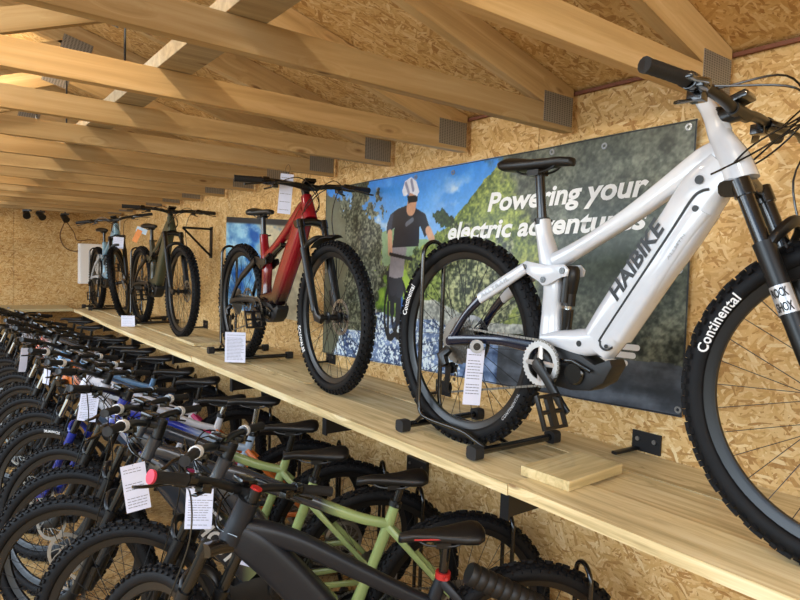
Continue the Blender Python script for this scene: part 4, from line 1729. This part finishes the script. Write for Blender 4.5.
for i, sp in enumerate(floor_bikes):
    sp['group'] = 'bikes in the row on the floor'
    sp['z'] = .002
    if i > 3:
        sp['steer'] = sp['steer']-random.uniform(4, 22)
        sp['sadz'] = sp['sadz']+random.uniform(-.04, .03)
        if sp['y'] in (3.38, 6.68):
            sp['sadz'] = .895
    if i not in (0,):
        sp['barh'] = random.choice((0, .02, -.015)) if i > 3 else (.0, .015, -.01)[i-1]
    t, fr, fk, hb = make_bike(sp)
    make_stand(sp['x'], sp['y'], .003, sp['h'], 'black hoop stand under the rear wheel of the %s floor bike' % desc[i], 'bike stands on the floor')
    if i in (1, 2, 3):
        # GHOST on the down tube, both sides
        d_ = V((.64, 0, .77)).normalized()
        uq = V((-d_.z, 0, d_.x))
        tm = cached('ghost', lambda: text_mesh('GHOST', width=.27, height=.060, bold=.035, space=1.05))
        # left side (facing the camera): text runs from head down to the bottom bracket
        place_text('lettering', tm, WPRINT, fr, V((.785, .0392, .672)), -d_, V((-d_.z, 0, d_.x)), .0005)
    if i == 0:
        d_ = V((.64, 0, .77)).normalized()
        sl = MB()
        a, b2 = V((.235, .085, .765)), V((-.02, .100, .640))
        pts, rr = [], []
        for k in range(41):
            pts.append(a+(b2-a)*k/40)
            rr.append(.036 if k % 4 else .032)
        sl.tube(pts, rr, 16)
        sl.build('ribbed_sleeve', MTB, t)

# ------------------------------------------------------------------ price tags
def price_tag(loc, w_, h_, yaw, roll, label, hang=.05, mat=PAPER, lines=14, name='price_tag', group=None, pitch=0, qr=False):
    t = empty(name, loc, 0, label, 'price tag', group)
    t.rotation_euler = (pitch, roll, yaw)       # faces local -Y
    MB().box((0, 0, 0), (w_, .0012, h_)).build('card', mat, t, smooth=0)
    ln = MB()
    random.seed(int(abs(loc[1])*100))
    for i in range(lines):
        zz = h_*(.40-.80*i/max(1, lines-1))
        if random.random() < .15:
            continue
        x = -w_*.40
        while x < w_*.30:
            l_ = w_*random.uniform(.06, .2)
            ln.box((x+l_/2, -.0010, zz), (l_, .0006, h_*.012))
            x += l_+w_*.03
    ln.build('printed_lines', INK, t, smooth=0)
    if hang:
        MB().tube(spline([(0, .0, h_*.5-.006), (-.012, .004, h_*.5+hang*.5), (0, .01, h_*.5+hang), (.012, .004, h_*.5+hang*.5), (0, .0, h_*.5-.006)], 4), .0010, 5).build('string', SAT, t)
    return t


CY = -YAW
T3 = (-1.13, 2.02, .70)
price_tag((-1.50, 2.10, .95), .075, .158, CY+.5, R(-8), 'white price tag hanging left of the charcoal bike red grip end', .06, group='hanging price tags')
price_tag((-1.385, 1.83, .945), .080, .125, CY+.15, R(2), 'white price tag hanging on the grey and sage bike behind the charcoal handlebar', .05, group='hanging price tags')
price_tag(T3, .105, .170, CY-.25, R(6), 'white price card behind the charcoal bike frame, seen through it', .05, group='hanging price tags')
price_tag((-1.385, 3.50, .92), .090, .150, CY+.2, R(8), 'pale blue white price tag hanging in the middle of the floor row', .05, group='hanging price tags')
price_tag((-1.42, 4.70, .885), .055, .10, CY-.3, R(10), 'small white tag hanging on the sky blue bike', .04, lines=0, group='hanging price tags')
price_tag((-1.45, 5.70, .86), .056, .19, CY+.9, R(6), 'narrow white tag hanging on the white and orange bike', .04, lines=0, group='hanging price tags')
price_tag((-.565, 2.95, 2.055), .068, .205, CY, R(4), 'long white tag hanging from the handlebar of the red bike', .05, lines=5, group='hanging price tags')
price_tag((-.555, 3.60, 1.175), .125, .185, CY, 0, 'white price card in a clear holder in front of the red bike stand', 0, name='price_card', lines=18)
price_tag((-.60, 6.0, 1.12), .125, .10, CY, R(-2), 'small white price card standing before the olive bike stand', 0, name='price_card', lines=6)
price_tag((-.46, 7.02, 1.85), .11, .12, CY, R(3), 'white tag hanging from the handlebar of the light blue bike', .05, lines=6, group='hanging price tags')
t = price_tag((-.57, 1.505, 1.335), .060, .19, CY+.1, R(3), 'white paper tag hanging on the chainstay of the white bike', 0, lines=16, group='hanging price tags')
MB().lathe((0, -.004, .105), [(.013, -.006), (.023, -.006), (.023, .006), (.013, .006)], 20).build('ring_clip', GPRINT, t)
MB().lathe((0, -.004, .105), [(.001, -.004), (.013, -.004), (.013, .004), (.001, .004)], 20).build('clip_face', PLAS, t)
t = empty('small_tag', (-.50, 6.0, 1.90), CY, 'bright orange tag behind the olive bike handlebar', 'tag')
MB().box((-.03, 0, 0), (.05, .002, .12), M.Rotation(R(25), 3, 'Y')).build('card', pbr('orange_card', 'e8892a', .5), t, smooth=0)
MB().box((.01, .002, .05), (.10, .002, .05), M.Rotation(R(20), 3, 'Y')).build('flap', pbr('pale_blue_card', 'bcd2e6', .5), t, smooth=0)

# ------------------------------------------------------------------ things on the far wall
t = empty('wall_cabinet', (-.33, FARY-.06, 1.60), 0, 'white electrical cabinet on the end wall behind the light blue bike', 'cabinet')
MB().box((-.03, 0, 0), (.30, .11, .52)).build('body', WPRINT, t, smooth=0, bevel=.006)
MB().box((-.03, -.058, 0), (.27, .006, .49)).build('door', WPRINT, t, smooth=0, bevel=.002)
for x, z, yy, lab in ((-1.10, 2.185, 8.79, 'left of the two small black spotlights under the far trusses'), (-.955, 2.18, 8.79, 'right of the two small black spotlights under the far trusses'),
                  (-.69, 2.17, 8.79, 'small black spotlight at the end of the blue bike handlebar, cable below')):
    t = empty('spotlight', (x, yy, z), R(random.uniform(-30, 30)), lab, 'spotlight')
    MB().tube([(0, 0, CB-z+.002), (0, 0, .03)], .008, 8).build('stem', PLAS, t)
    MB().tube([(-.03, .03, .03), (0, -.02, 0), (.02, -.06, -.03)], [.03, .04, .042], 16).build('lamp_head', PLAS, t)
    MB().box((0, 0, .045), (.09, .05, .02)).build('yoke', PLAS, t, smooth=0)
mb = MB()
mb.tube(spline([(-.69, 8.82, 2.12), (-.72, 8.96, 1.95), (-.66, 8.97, 1.80), (-.52, 8.97, 1.76), (-.40, 8.97, 1.86)], 6), .006, 6)
mb.tube(spline([(-.66, 8.86, 2.12), (-.56, 8.97, 2.0), (-.52, 8.97, 1.9), (-.36, 8.97, 1.92)], 6), .005, 6)
tag(mb.build('cable', pbr('brown_cable', '5a3a22', .6)), 'brown cable looping down the end wall to the white cabinet', 'cable')
# triangular wall hook behind the olive bike
t = empty('wall_hook', (0, 5.55, 1.88), 0, 'black triangular steel hook on the wall behind the olive bike handlebar', 'wall hook')
MB().tube([(-.004, 0, .10), (-.26, 0, .10)], .010, 8).tube([(-.26, 0, .10), (-.01, 0, -.14)], .010, 8).build('arm', BRK, t)
MB().box((-.004, 0, -.02), (.008, .06, .28)).build('plate', BRK, t, smooth=0)
